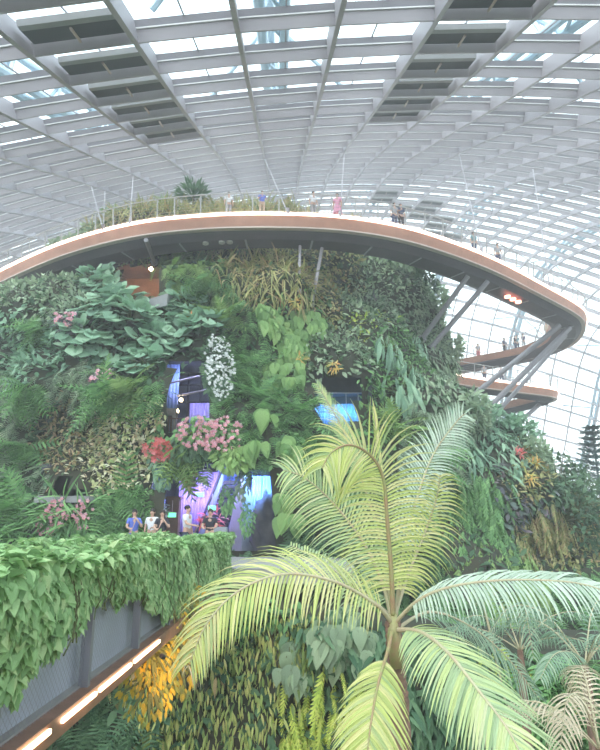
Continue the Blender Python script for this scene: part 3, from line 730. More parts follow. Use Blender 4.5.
mb = MB()
for i in range(14):
    p = a.lerp(b, (i + .5) / 14) + Vector((.55, .15, -.1)); mb.box(p, (.85, .3, .16))
mb.build('steps', M['black'], es)
mb = MB(); c = PY(243, 520, Yf + 1.4); mb.sweep([[c + Vector((x * k, y * k, z)) for x, y in ((-.5, 0), (0, -.35), (.5, 0), (.2, .4), (-.3, .4))] for z, k in ((-1.4, 1.25), (-.4, 1.2), (.6, .85), (1.5, .45), (1.9, .12))]); o = mb.build('rock', M['slab'], None); tag(o, 'pale grey pointed rock between escalator and dark rock', 'rock')
def rock(c, r, h, name, label, m):
    bm = bmesh.new(); bmesh.ops.create_icosphere(bm, subdivisions=4, radius=1)
    from mathutils import noise as ns
    for v in bm.verts:
        n_ = ns.noise(v.co * 1.7) * .35 + ns.noise(v.co * 4) * .12
        v.co = Vector((v.co.x * r * (1.15 - .3 * v.co.z), v.co.y * r, v.co.z * h)) * (1 + n_)
    mb = MB(); mb.add([tuple(v.co + c) for v in bm.verts], [tuple(v.index for v in f.verts) for f in bm.faces]); bm.free()
    o = mb.build(name, m, None, True); return tag(o, label, 'rock')
rock(PY(267, 523, Yf + .9), .55, 1.25, 'rock', 'large dark rock at the cave side by the palm', M['rockgrey'])
for px, py, l in ((200, 494.5, 'upper green lit exit sign in the cave'), (212, 508, 'lower green lit exit sign in the cave'), (172, 515, 'small green lit sign on the brown pillar')):
    c = PY(px, py, Yf + (1.5 if px > 180 else .9)); r = empty('exit_sign', tuple(c), l, 'sign', 'green exit signs')
    mb = MB(); mb.box(c, (.32, .06, .17)); mb.build('lit_panel', M['sign'], r); mb = MB(); mb.box(c + Vector((0, .01, 0)), (.36, .05, .21)); mb.tube([c + Vector((0, 0, .1)), c + Vector((0, 0, .6))], .015, 5); mb.build('housing', M['edge'], r)
plant(0, 0, 'red_leaved_plant', 'dark red leafy plant behind the man in black', 'plant', None, 'red', T_LONG, 60, .4, .4, .1, .9, .9, base=(np.array(PY(212, 522, Yf + .8)), np.array((0, -1., .3))), lift=.2)
plant(0, 0, 'white_flowering_plant', 'white-speckled shrub behind the women on the lookout', 'flowers', None, 'grey', T_OVAL, 120, .22, .45, .3, .7, .8, ('white', 60, .1), base=(np.array(PY(158, 515, Yf + .2)), np.array((0, -1., .2))), squash=1.4, lift=.2)
for px, py, l, mk in ((243, 485, 'leafy hanging basket vine in the cave mouth centre', 'grey'), (190, 475, 'straw-coloured hanging vine over the violet water', 'olive'), (248, 520, 'bushy plant in front of the dark rock', 'green'), (163, 480, 'blue-green vine hanging at the cave left', 'blue'), (228, 500, 'green vine beside the escalator top', 'green')):
    plant(0, 0, 'hanging_vine', l, 'vine', 'vines in the cave mouth', mk, T_OVAL, 130, .18, .28, 1., .3, .5, base=(np.array(PY(px, py, Yf - .1)), np.array((0, -1., .1))), squash=2.2, stalk=False, lift=.15)
mb = MB(); c = PY(219, 540, 21.6); mb.box(c, (.55, .3, .9)); o = mb.build('steel_cabinet', M['escal']); tag(o, 'grey cabinet between the man in white and the cave', 'cabinet')
mb = MB(); mb.box(PY(221, 540, Yf + 1.2), (1., .4, 1.2))

# ------------------------------------------------------------------ skywalk (ring around the mountain)
def catmull(pts, n):
    pts = [Vector(p) for p in pts]; P = [pts[0]] + pts + [pts[-1]]; out = []
    for i in range(1, len(P) - 2):
        for k in range(n):
            t = k / n; a, b, c, d = P[i - 1], P[i], P[i + 1], P[i + 2]
            out.append(.5 * ((2 * b) + (c - a) * t + (2 * a - 5 * b + 4 * c - d) * t * t + (3 * b - a - 3 * c + d) * t ** 3))
    out.append(pts[-1]); return out
def walkway(name, label, path, width, inward, fh=.9, rail_h=1.15, lamp_off=(), lamp_on=(), step=1.9):
    """path = outer edge, z = top of the kerb; inward(+1/-1) tells the side of the deck"""
    root = empty(name, tuple(path[0]), label, 'walkway')
    N = len(path)
    T = [(path[min(i + 1, N - 1)] - path[max(i - 1, 0)]).normalized() for i in range(N)]
    I = [Vector((-t.y, t.x, 0)).normalized() * inward for t in T]
    def sec(i, pts): return [path[i] + I[i] * a + Vector((0, 0, b)) for a, b in pts]
    R = range(N)
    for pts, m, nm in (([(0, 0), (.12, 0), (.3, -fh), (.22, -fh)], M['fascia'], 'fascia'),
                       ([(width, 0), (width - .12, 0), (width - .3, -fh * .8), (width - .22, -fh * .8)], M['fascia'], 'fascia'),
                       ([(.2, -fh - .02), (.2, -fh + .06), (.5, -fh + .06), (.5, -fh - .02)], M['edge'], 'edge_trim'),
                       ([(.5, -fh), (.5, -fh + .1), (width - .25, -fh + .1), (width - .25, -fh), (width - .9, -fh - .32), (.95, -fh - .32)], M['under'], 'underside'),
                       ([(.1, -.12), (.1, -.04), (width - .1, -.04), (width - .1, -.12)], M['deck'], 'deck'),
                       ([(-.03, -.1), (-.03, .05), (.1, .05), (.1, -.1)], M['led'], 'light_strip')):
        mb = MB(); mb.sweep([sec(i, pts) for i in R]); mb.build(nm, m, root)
    # soffit ribs
    mb = MB(); acc = 0
    for i in range(1, N - 1):
        acc += (path[i] - path[i - 1]).length
        if acc > 3.5:
            acc = 0; a = path[i] + Vector((0, 0, -fh - .34)); mb.hexa(a + I[i] * .95 - T[i] * .05, a + I[i] * (width - .9) - T[i] * .05, a + I[i] * (width - .9) + T[i] * .05, a + I[i] * .95 + T[i] * .05, (0, 0, -.03))
    mb.build('soffit_joints', M['strut'], root)
    for side in (0, 1):
        off = .06 if side == 0 else width - .06; sg = -1 if side == 0 else 1
        mb = MB(); mb.tube([path[i] + I[i] * (off + sg * .12) + Vector((0, 0, rail_h)) for i in R], .035, 6); mb.build('handrail', M['rail'], root)
        mb = MB()
        for k in range(1, 7): mb.tube([path[i] + I[i] * (off + sg * .12 * k / 7) + Vector((0, 0, rail_h * k / 7)) for i in R], .008, 3)
        mb.build('wires', M['rail'], root)
        acc = 0
        for i in range(1, N - 1):
            acc += (path[i] - path[i - 1]).length
            if acc >= step * (1 + side):
                acc -= step * (1 + side); mb = MB(); b = path[i] + I[i] * off
                mb.hexa(b - T[i] * .03, b + T[i] * .03, b + T[i] * .03 + I[i] * sg * .12 + Vector((0, 0, rail_h)), b - T[i] * .03 + I[i] * sg * .12 + Vector((0, 0, rail_h)), I[i] * -sg * .06); mb.build('post', M['rail'], root)
    def lamps(spots, m, r):
        for i, w in spots:
            c = path[i] + I[i] * w + Vector((0, 0, -fh - .4)); mb = MB()
            mb.tube([c, c + Vector((0, 0, .1))], r, 14); mb.build('downlight', m, root)
    lamps(lamp_off, M['lampoff'], .17); lamps(lamp_on, M['lampon'], .2)
    return root, T, I
RZ = 16.
rp = [PZ(*p, RZ) for p in ((-80, 316), (-40, 292), (0, 270), (60, 243), (130, 223.5), (200, 215), (270, 213), (340, 216), (400, 225.5), (450, 240.5), (500, 261), (545, 285))]
rp += [Vector((20.6, 41.2, RZ)), Vector((22.3, 43.3, RZ)), Vector((23.5, 46, RZ)), Vector((24.1, 49.3, RZ)), Vector((23.4, 52.6, RZ)), Vector((21.4, 55.4, RZ)), Vector((15.6, 60.1, RZ)), Vector((9, 64.5, RZ))]
path = catmull(rp, 8)
def near_i(px): 
    q = [proj(np.array(p))[0] for p in path[:90]]; return int(np.argmin([abs(a - px) for a in q]))
ring, RT, RI = walkway('skywalk', 'long curved copper-sided skywalk ringing the mountain top', path, 2.9, 1, fh=.72, step=1.4, lamp_off=[(near_i(204), 1.15), (near_i(214), 1.15), (near_i(224), 1.15)], lamp_on=[])
# three glowing spots grouped on the right soffit
for dx in (-.5, 0, .5):
    i = near_i(530); c = path[i] + RI[i] * 1.3 + RT[i] * dx * 1.4 + Vector((0, 0, -1.3)); mb = MB(); mb.tube([c, c + Vector((0, 0, .12))], .2, 14); mb.build('downlight', M['lampon'], ring)
lp = [Vector((9, 44, 12)), Vector((13.8, 47.4, 12)), Vector((19, 50, 12)), Vector((22.6, 51.8, 12)), Vector((23.9, 53.2, 12)), Vector((23.9, 55, 12)), Vector((22.6, 58.5, 12)), Vector((20.8, 62, 12)), Vector((15, 67, 12))]
path2 = catmull(lp, 6)
ring2, T2_, I2_ = walkway('skywalk', 'lower back walkway loop seen through the big loop', path2, 2.0, 1, fh=.75, step=2.2)
ring2['group'] = ring['group'] = 'skywalks around the mountain'
lp3 = [Vector((28, 40, -2.2)), Vector((31, 44, -2.2)), Vector((35, 47, -2.2)), Vector((40, 48, -2.2))]
r3, *_ = walkway('skywalk', 'low walkway with warm light strip behind the trees at the edge', catmull(lp3, 5), 2., 1, fh=.6)
r3['group'] = 'skywalks around the mountain'
# struts
def strut(name, pts, r, label, cat, group, m=None):
    root = empty(name, tuple(pts[0]), label, cat, group)
    mb = MB(); mb.tube(pts, r, 10); mb.build('tube', m or M['strut'], root)
    d = (Vector(pts[-1]) - Vector(pts[0])).normalized()
    mb = MB(); mb.tube([Vector(pts[0]) - d * .02, Vector(pts[0]) + d * .25], r * 1.7, 10); mb.build('base_plate', m or M['strut'], root)
    return root
def on_m(px, py): return Vector(hit(px, py)[0])
SG = 'steel struts carrying the skywalk'
strut('support_strut', [on_m(422, 338), PZ(468, 276, RZ - 1.25)], .16, 'steeper grey strut from slope to skywalk, left of the pair', 'strut', SG)
strut('support_strut', [on_m(433, 346), PZ(488, 281, RZ - 1.25)], .16, 'grey strut from slope to skywalk, right of the pair', 'strut', SG)
i_t = 8 * 12 + 2
tip = path[i_t] + RI[i_t] * 1.2 + Vector((0, 0, -1.3))
b0 = Vector((12.8, 43.6, 9.3))
strut('support_strut', [b0, tip + Vector((-.6, -.2, 0))], .2, 'long inner strut under the skywalk tip', 'strut', SG)
strut('support_strut', [b0 + Vector((.9, 0, -1.2)), tip + Vector((.4, .3, 0))], .2, 'long middle strut under the skywalk tip', 'strut', SG)
strut('support_strut', [b0 + Vector((1.6, .6, -1.6)), tip + Vector((.9, 2.2, 0))], .16, 'thin outer strut under the skywalk tip', 'strut', SG)
strut('support_strut', [Vector((15.5, 50, 5.8)), Vector((22.3, 54.0, 10.9))], .2, 'strut under the lower walkway tip', 'strut', SG)
strut('support_strut', [on_m(313, 306), PZ(322, 248, RZ - 1.2)], .09, 'thin leaning strut above the heart-leaved climber', 'strut', SG, M['steel'])
strut('support_strut', [on_m(300, 292), PZ(300, 246, RZ - 1.2)], .08, 'thin upright strut beside the rust bromeliad', 'strut', SG, M['steel'])
strut('support_strut', [on_m(152, 262), PZ(146, 240, RZ - 1.2)], .12, 'short dark strut over the lamp-lit nook', 'strut', SG)
# hanging rods
def dome_pt(px, py):
    best = None
    J, Sg = np.meshgrid(np.arange(-6, 20, .5), np.arange(0, 100, 1.), indexing='ij'); Q = dome(J, Sg); a, b = proj(Q)
    k = np.unravel_index(np.argmin((a - px) ** 2 + (b - py) ** 2), a.shape); return Vector(Q[k])
for (x0, y0, x1, l) in ((89, 188, 100, 'hanging rod, left arm of the vee above the small shrub'), (103, 192, 99, 'hanging rod, right arm of the vee above the small shrub'), (132, 177, 129, 'upright hanging rod left of the mountaintop plants'), (267, 158, 292, 'slanting hanging rod right of the blue-shirted walker'), (344, 152, 337, 'hanging rod by the pink walkers'), (461, 154, 482, 'long slanting rod over the dark pair of walkers'), (531, 167, 549, 'slanting rod towards the loop tip')):
    i = near_i(x1); e_ = path[i] + Vector((0, 0, 1.1)); d0 = Vector(e_); top = dome_pt(x0, y0)
    top = d0 + (top - d0) * 1.0
    root = empty('hanging_rod', tuple(top), l, 'rod', 'hanging rods of the skywalk')
    mb = MB(); mb.tube([top, d0 - Vector((0, 0, 1.1))], .045, 6); mb.build('rod', M['steel'], root)
    mb = MB(); mb.tube([d0 - Vector((0, 0, 1.15)), d0 - Vector((0, 0, .8))], .09, 6); mb.build('socket', M['steel'], root)

# ------------------------------------------------------------------ footbridge with vines
BX, BX2, BZT, BZB = -2.02, -3.75, -.42, -1.5
Y0, Y1 = 2.2, 17.2
fb = empty('footbridge', (BX, Y0, BZB), 'narrow footbridge with mesh sides and lit copper edge beam', 'bridge')
mb = MB(); mb.box(((BX + BX2) / 2, (Y0 + Y1) / 2, BZB + .02), (BX - BX2, Y1 - Y0, .1)); mb.build('deck', M['deck'], fb)
for x in (BX + .05, BX2 - .05):
    mb = MB(); mb.box((x, (Y0 + Y1) / 2, BZB - .03), (.16, Y1 - Y0, .17)); mb.build('edge_beam', M['beamcopper'], fb)
    mb = MB(); mb.tube([(x, Y0, BZT + .02), (x, Y1, BZT + .02)], .03, 8); mb.build('handrail', M['rail'], fb)
    y = Y0 + .3
    while y < Y1:
        mb = MB(); mb.box((x - .03, y, (BZT + BZB) / 2), (.09, .07, BZT - BZB)); mb.build('post', M['net'], fb); y += 1.75
mb = MB(); mb.box((BX - .09, (Y0 + Y1) / 2, (BZT + BZB) / 2), (.02, Y1 - Y0, BZT - BZB - .05)); mb.build('side_panel', M['panel'], fb)
mb = MB(); H = BZT - BZB; stp = .07; y = Y0 - H
while y < Y1:
    for a, b in (((y, BZB), (y + H, BZT)), ((y + H, BZB), (y, BZT))):
        if min(a[0], b[0]) < Y0 or max(a[0], b[0]) > Y1: continue
        d = .0035; mb.add([(BX + .02, a[0] - d, a[1]), (BX + .02, a[0] + d, a[1]), (BX + .02, b[0] + d, b[1]), (BX + .02, b[0] - d, b[1])], [(0, 1, 2, 3)])
    y += stp
mb.build('wire_mesh', M['net'], fb)
y = 3.2
for L in (2.0, .9, 1.2, 1.4):
    mb = MB(); mb.box((BX + .14, y + L * .44, BZB - .0), (.02, L * .88, .032)); mb.build('light_strip', M['led2'], fb); y += L
def hedge(name, label, x, nrmx, yr, low, dens, size, mk='hedge', thick=.22):
    root = empty(name, (x, yr[0], BZT), label, 'vine', 'vines over the bridge rails')
    L = yr[1] - yr[0]; n = int(L * dens)
    yy = rng.uniform(yr[0], yr[1], n); lw = np.interp(yy, low[0], low[1]) + .06 * np.sin(yy * 5.3) + .05 * np.sin(yy * 11)
    u = rng.random(n) ** 1.05; top = BZT + .10 + .05 * np.sin(yy * 3.1)
    zz = top + (lw - top) * u
    # outer face and rounded top
    bulge = thick * (.55 + .3 * np.sin(yy * 2.3 + zz * 4)) * np.clip(1.1 - u * .6, .3, 1)
    xx = x + nrmx * bulge * rnd(n, .55, 1.1)
    P = np.stack([xx, yy, zz], -1)
    D = np.stack([nrmx * rnd(n, .1, .8), rnd(n, -.7, .5), rnd(n, -1.2, -.2)], -1)
    N = np.stack([np.full(n, nrmx * 1.), rnd(n, -.9, .3), rnd(n, .1, 1.2)], -1)
    ms = Mass(); ms.add(P, D, N, size * rnd(n, .65, 1.3), T_HEART)
    m = n // 3; yy = rng.uniform(yr[0], yr[1], m); P = np.stack([x + nrmx * rnd(m, -.22, .2), yy, BZT + .1 + .05 * np.sin(yy * 3.1) + rnd(m, -.05, .09)], -1)
    ms.add(P, np.stack([rnd(m, -.8, .8), rnd(m, -.9, .6), rnd(m, -.6, .4)], -1), UPV + rv(m) * .5, size * rnd(m, .6, 1.2), T_HEART)
    ms.build('leaves', M[mk], root)
    mb = MB(); nb = int(L * 3)
    for i in range(nb):
        y_ = random.uniform(*yr); l_ = float(np.interp(y_, low[0], low[1])); pts = [Vector((x + nrmx * .1, y_, BZT + .05))]
        k = 5
        for q in range(1, k + 1): pts.append(Vector((x + nrmx * random.uniform(.08, .16), y_ + random.uniform(-.12, .12), BZT + (l_ - .12 - BZT) * q / k)))
        mb.tube(pts, .007, 4)
    mb.build('stems', M['stem'], root)
hedge('climbing_vine', 'lush heart-leaved vine draped over the near bridge rail', BX, 1, (2.4, 17.2), ([2.4, 4, 4.95, 5.5, 6.2, 7.0, 7.8, 9, 11, 17.2], [-1.2, -1.1, -.98, -.78, -.68, -.72, -.86, -1.25, -1.45, -1.6]), 950, .105)
hedge('climbing_vine', 'vine on the far bridge rail behind the near one', BX2, 1, (4., 17.4), ([4, 18], [-1.2, -1.3]), 420, .12)
# inner face of far rail vine is seen above the near rail; outer planting beyond it
# ------------------------------------------------------------------ lookout terrace and planted bank below
mb = MB(); mb.box((-3.2, 20.5, BZB + .13), (9.6, 6.4, .4)); o = mb.build('floor_terrace', M['deck']); tag(o, 'lookout terrace', None, None, 'structure')
def bankp(x, z):
    x = np.asarray(x, float); z = np.asarray(z, float)
    y = 15.2 + .35 * (z + 2) * 1.0 + .012 * (x - 2) ** 2 + .35 * np.sin(x * 1.1 + z) + .25 * np.sin(x * 2.3 - z * 1.6)
    y = y - np.clip(x - 6, 0, 20) * .22
    return np.stack([x + 0 * z, y, z + 0 * x], -1)
bx_ = np.linspace(-14, 22, 110); bz_ = np.linspace(-15, 0, 50)
BXX, BZZ = np.meshgrid(bx_, bz_, indexing='ij')
topz = np.interp(bx_, [-14, -4.5, -2.6, -1, 1.2, 3, 6, 10, 22], [-1.7, -1.75, -1.75, -1.8, -2.0, -2.6, -3.0, -3.2, -3.2])
ZT = GZ + (topz[:, None] - GZ) * (bz_[None, :] + 15) / 15
SB = bankp(BXX, ZT)
rows = [SB[:, k] for k in range(SB.shape[1])]
top2 = SB[:, -1] + np.array([0, 9, -.6]); rows.append(top2)
VB = np.stack(rows, 1); nb_ = VB.shape[1]
Fc = [(a * nb_ + b, (a + 1) * nb_ + b, (a + 1) * nb_ + b + 1, a * nb_ + b + 1) for a in range(len(bx_) - 1) for b in range(nb_ - 1)]
o = meshobj('terrain_bank', VB.reshape(-1, 3), Fc, M['core'], None, True); tag(o, 'steep planted bank under the lookout', None, None, 'structure')
NB = 60000
bx = rng.uniform(-13, 21, NB); tz = np.interp(bx, bx_, topz); bz = tz - (tz + 12) * rng.random(NB)
PB = bankp(bx, bz); nB = nrm(np.stack([-(.024 * (bx - 2) + .38 * np.cos(bx * 1.1 + bz)), -np.ones(NB), np.full(NB, .55)], -1)); nB[:, 0] *= -1; nB = nrm(nB * np.array([-1, 1, 1]))
qx, qy = proj(PB)
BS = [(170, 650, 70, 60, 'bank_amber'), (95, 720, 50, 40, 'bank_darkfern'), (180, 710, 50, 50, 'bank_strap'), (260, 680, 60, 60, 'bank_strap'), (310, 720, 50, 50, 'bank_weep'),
      (345, 650, 35, 35, 'bank_dark'), (430, 700, 50, 60, 'bank_dark'), (540, 620, 50, 40, 'bank_olive'), (570, 700, 60, 60, 'bank_fern'), (500, 740, 60, 40, 'bank_dark'), (220, 620, 60, 25, 'bank_lime')]
bz2 = np.array([[a, b, c, d] for a, b, c, d, _ in BS], float)
dB = ((qx + rng.normal(size=NB) * 12)[:, None] - bz2[None, :, 0]) ** 2 / bz2[None, :, 2] ** 2 + ((qy + rng.normal(size=NB) * 10)[:, None] - bz2[None, :, 1]) ** 2 / bz2[None, :, 3] ** 2
nB_z = np.argmin(dB, 1)
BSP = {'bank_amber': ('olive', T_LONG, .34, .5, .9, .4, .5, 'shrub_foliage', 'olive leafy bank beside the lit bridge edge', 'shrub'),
       'bank_darkfern': ('dark', T_FERN, .7, .16, .6, .8, .5, 'fern_foliage', 'shaded ferns below the lit bridge edge', 'fern'),
       'bank_strap': ('bank', T_LONG, .24, 1., 1.1, .4, .4, 'foliage', 'drooping narrow olive leaves on the bank left of the palm trunk', 'foliage'),
       'bank_weep': ('yellow', T_WEEP, .8, .25, 1.1, .3, .3, 'foliage', 'yellow-green weeping fern on the bank beside the low palm frond', 'fern'),
       'bank_dark': ('dark', T_LONG, .5, .42, .8, .6, .5, 'foliage', 'dark drooping leaves behind the palm trunk', 'foliage'),
       'bank_olive': ('yellow', T_WEEP, .8, .3, 1.1, .3, .3, 'foliage', 'yellowish weeping strands under the long horizontal frond', 'foliage'),
       'bank_fern': ('green', T_FERN, .9, .2, .6, .8, .6, 'fern_foliage', 'mid green ferns low in the corner by the watermark side', 'fern'),
       'bank_lime': ('green', T_OVAL, .22, .7, .8, .6, .5, 'shrub_foliage', 'green leafy mass under the bridge end', 'shrub')}
BSP['bank_fern'] = BSP['bank_fern'][:8] + ('mid green ferns low on the bank past the big palm', 'fern')
for key, (mk, tpl, size, frac, dn, out, rn, nm, lab, cat) in BSP.items():
    sel = np.isin(nB_z, [i for i, s in enumerate(BS) if s[4] == key]) & (rng.random(NB) < frac) & (qx > -60) & (qx < 680) & (qy < 840)
    idx = np.where(sel)[0]; ms = Mass(); leaves(ms, PB[idx], nB[idx], size, tpl, dn, out, rn, .18)
    o = ms.build(nm, M[mk]); tag(o, lab, cat, None, 'stuff')
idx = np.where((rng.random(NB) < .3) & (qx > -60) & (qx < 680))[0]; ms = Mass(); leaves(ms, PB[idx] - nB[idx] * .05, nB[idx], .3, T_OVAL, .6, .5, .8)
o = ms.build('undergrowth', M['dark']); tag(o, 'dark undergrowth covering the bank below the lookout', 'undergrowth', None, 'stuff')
def bank_base(px, py):
    k = np.argmin((qx - px) ** 2 + (qy - py) ** 2); return (PB[k], nB[k])
# plants lit by a warm spotlight at the bridge edge, amber light also in their colour
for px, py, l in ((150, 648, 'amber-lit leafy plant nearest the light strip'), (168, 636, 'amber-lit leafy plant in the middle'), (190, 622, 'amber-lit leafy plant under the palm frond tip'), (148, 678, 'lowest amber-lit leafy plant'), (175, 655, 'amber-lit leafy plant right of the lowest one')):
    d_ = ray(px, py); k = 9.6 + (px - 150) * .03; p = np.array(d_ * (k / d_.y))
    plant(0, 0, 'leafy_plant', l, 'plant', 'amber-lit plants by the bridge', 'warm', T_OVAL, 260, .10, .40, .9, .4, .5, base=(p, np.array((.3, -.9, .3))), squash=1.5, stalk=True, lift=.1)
for px, py, l in ((330, 640, 'grey-leaved climber left of the palm trunk, lower'), (345, 628, 'grey-leaved climber left of the palm trunk, upper'), (362, 650, 'grey-leaved climber touching the palm trunk'), (288, 668, 'large drooping green leaf on the bank'), (350, 668, 'pale yellow leaf climber beneath the grey one'), (448, 690, 'broad leaf plant right of the palm trunk')):
    plant(0, 0, 'broad_leaved_climber', l, 'plant', 'broad-leaved climbers on the bank', 'grey', T_HEART, 14, .42, .4, 1.4, .3, .25, base=bank_base(px, py), lift=.25)
l = bpy.data.lights.new('bridge_spot', 'SPOT'); l.color = (1, .55, .15); l.energy = 90; l.spot_size = math.radians(80); l.spot_blend = .6; l.shadow_soft_size = .1
lo = bpy.data.objects.new('bridge_spot', l); link(lo); lo.location = (-1.75, 8.4, -1.75)
lo.rotation_euler = (Vector((-1.6, 11, -2.3)) - lo.location).to_track_quat('-Z', 'Y').to_euler()
fx = MB(); fx.tube([(-1.80, 8.33, -1.64), (-1.78, 8.39, -1.67)], .03, 10); fx.build('spotlight', M['black'], fb)

# ------------------------------------------------------------------ the palm
def frond(root, pts, N0, length, m, side=(1, 1), n=44, droop=.35, lean=.55, base_gap=.12, width=.036, rm='rachis', r0=.022, spread=1.0, ragged=.0):
    P = catmull(pts, 10); K = len(P)
    cum = [0]
    for i in range(1, K): cum.append(cum[-1] + (P[i] - P[i - 1]).length)
    L = cum[-1]
    def at(d):
        i = max(1, int(np.searchsorted(cum, d))); i = min(i, K - 1); t = (d - cum[i - 1]) / max(1e-6, cum[i] - cum[i - 1])
        return P[i - 1].lerp(P[i], t), (P[i] - P[i - 1]).normalized()
    fr = empty('frond', tuple(P[0]), None, None); fr.parent = root; fr.location = P[0] - root.location
    mb = MB(); mb.tube(P, [r0 * (1 - .85 * i / (K - 1)) for i in range(K)], 6); o = mb.build('rachis', M[rm], fr, True)
    V = []; Fc = []; nb = 0
    N0 = Vector(N0).normalized()
    for i in range(n):
        u = base_gap + (1 - base_gap) * (i + .5) / n
        p, T = at(u * L); N = (N0 - T * N0.dot(T)).normalized(); B = T.cross(N).normalized()
        Lf = length * (math.sin(math.pi * (.12 + .80 * (u - base_gap) / (1 - base_gap))) ** .65)
        for s, sc in ((1, side[0]), (-1, side[1])):
            if sc <= 0: continue
            if random.random() < ragged: continue
            l_ = Lf * sc * random.uniform(.88, 1.08)
            d = (B * s * spread + T * (lean + .5 * u) + N * random.uniform(-.05, .2)).normalized()
            q = Vector(p); seg = 5; w0 = width * random.uniform(.85, 1.1)
            across = (T - d * T.dot(d)).normalized()
            dd_ = Vector(d)
            for k in range(seg + 1):
                t = k / seg; w = w0 * (.55 + .9 * t if t < .35 else .95 * (1 - t) ** .7 + .06)
                mid = q + N * -.004
                V += [q - across * w / 2 + N * w * .12, mid, q + across * w / 2 + N * w * .12]
                dd_ = (dd_ + Vector((0, 0, -1)) * droop / seg * (1 + t * 1.2) + Vector((random.uniform(-.02, .02),) * 3)).normalized()
                q = q + dd_ * l_ / seg
            for k in range(seg):
                a = nb + 3 * k; Fc += [(a, a + 1, a + 4, a + 3), (a + 1, a + 2, a + 5, a + 4)]
            nb += 3 * (seg + 1)
    meshobj('leaflets', [tuple(v) for v in V], Fc, M[m], fr)
    return fr
CR = PY(393, 628, 6.45)
palm = empty('palm_tree', tuple(PY(400, 745, 6.5)), 'large feathery palm with arching yellow-green fronds standing in front', 'palm tree')
def Q(l): return [PY(*p) for p in l]
mb = MB(); tb = PY(401, 745, 6.5)
ptsT = [Vector((tb.x + .05, 6.6, -11.)), Vector((tb.x + .02, 6.55, -6)), tb, PY(398, 690, 6.5), PY(395, 650, 6.47), CR + Vector((0, 0, .06))]
ring_pts = []; rad = []
PT = catmull(ptsT, 14)
for i, p in enumerate(PT): ring_pts.append(p); rad.append(.105 + .006 * (i % 3) - .03 * i / len(PT))
mb.tube(ring_pts, rad, 14); mb.build('trunk', M['trunk'], palm, True)
mb = MB(); mb.tube([PY(397, 668, 6.4), PY(394, 640, 6.4), PY(393, 612, 6.42)], [.06, .075, .035], 12); mb.build('crownshaft', M['rachis_r'], palm, True)
TC = (0, -1, .25)
# left arching frond
frond(palm, Q([(391, 622, 6.4), (375, 604, 6.2), (335, 582, 5.9), (285, 574, 5.6), (240, 590, 5.4), (208, 622, 5.3), (190, 662, 5.3)]), (-.1, -.75, .65), .66, 'palm_y', (1, .8), 54, .75, .5, .08)
# upper left frond
frond(palm, Q([(391, 618, 6.5), (383, 585, 6.6), (365, 545, 6.8), (335, 505, 6.9), (305, 478, 6.8), (283, 470, 6.7)]), (-.35, -.8, .4), .62, 'palm_g', (.9, 1), 44, .7, .5, .14)
# tall central frond facing us, tip folding to the left
frond(palm, Q([(393, 615, 6.4), (391, 570, 6.3), (387, 520, 6.2), (383, 478, 6.1), (370, 455, 5.95), (350, 445, 5.8), (332, 452, 5.7), (322, 468, 5.6)]), (.15, -1, .15), .70, 'palm_y', (1, 1), 64, .85, .35, .1, rm='rachis_r', r0=.028)
frond(palm, Q([(396, 615, 6.6), (402, 560, 7.0), (415, 505, 7.3), (433, 455, 7.5), (458, 420, 7.5), (466, 414, 7.5)]), (.1, -1, .3), .5, 'palm_s', (.9, .9), 46, .6, .6, .3)
# backing frond right of centre, yellow
frond(palm, Q([(395, 615, 6.6), (408, 575, 6.8), (424, 535, 6.9), (436, 500, 6.8), (440, 475, 6.7)]), (.3, -1, .2), .55, 'palm_y', (.9, .9), 34, 1.0, .45, .15)
# right horizontal frond
frond(palm, Q([(396, 622, 6.4), (415, 603, 6.2), (440, 590, 6.0), (480, 582, 5.8), (535, 580, 5.6), (590, 586, 5.5), (640, 610, 5.4)]), (0, -.55, .8), .60, 'palm_s', (.75, 1.0), 58, .9, .5, .12)
# right lower frond
frond(palm, Q([(398, 630, 6.35), (420, 632, 6.0), (447, 652, 5.5), (478, 690, 5.1), (508, 730, 4.8), (530, 775, 4.6)]), (.1, -.7, .7), .62, 'palm_g', (1, 1), 56, .45, .6, .08, r0=.026)
# lower left frond
frond(palm, Q([(392, 632, 6.35), (388, 650, 6.1), (378, 685, 5.7), (370, 730, 5.4), (364, 790, 5.2)]), (-.1, -.8, .6), .50, 'palm_y', (1, 1), 42, .5, .5, .28, rm='rachis_r')
# behind right, grey blue
frond(palm, Q([(398, 628, 6.6), (430, 612, 7.2), (468, 625, 7.8), (505, 655, 8.2), (540, 700, 8.4)]), (0, -.7, .7), .6, 'palm_d', (1, 1), 44, .7, .6, .15)
frond(palm, Q([(395, 620, 6.7), (360, 590, 7.4), (320, 560, 8.), (290, 545, 8.4)]), (0, -.7, .7), .6, 'palm_g', (1, 1), 36, .9, .5, .15)
# left narrow young frond and centre spear
frond(palm, Q([(392, 615, 6.6), (380, 540, 6.9), (362, 480, 7.0), (342, 428, 7.0), (317, 384, 7.0)]), (-.3, -1, .1), .20, 'palm_g', (1, .9), 44, .35, 1.3, .5, .022)
sp = MB(); sp.tube(Q([(393, 615, 6.5), (389, 540, 6.6), (380, 455, 6.6), (376, 415, 6.6), (372, 398, 6.6)]), [.02, .018, .016, .01, .002], 6); sp.build('spear', M['palm_y'], palm)
frond(palm, Q([(393, 615, 6.5), (388, 520, 6.7), (379, 455, 6.7), (374, 408, 6.7)]), (0, -1, 0), .10, 'palm_y', (1, 1), 12, .1, 2.6, .75, .03)
# dry hanging leaflets at the tip of the left frond
frond(palm, Q([(240, 592, 5.45), (212, 612, 5.4), (196, 640, 5.35), (188, 668, 5.3)]), (-.1, -.8, .5), .4, 'palm_dry', (.6, 1), 16, 1.1, .6, .1, .012, r0=.008)
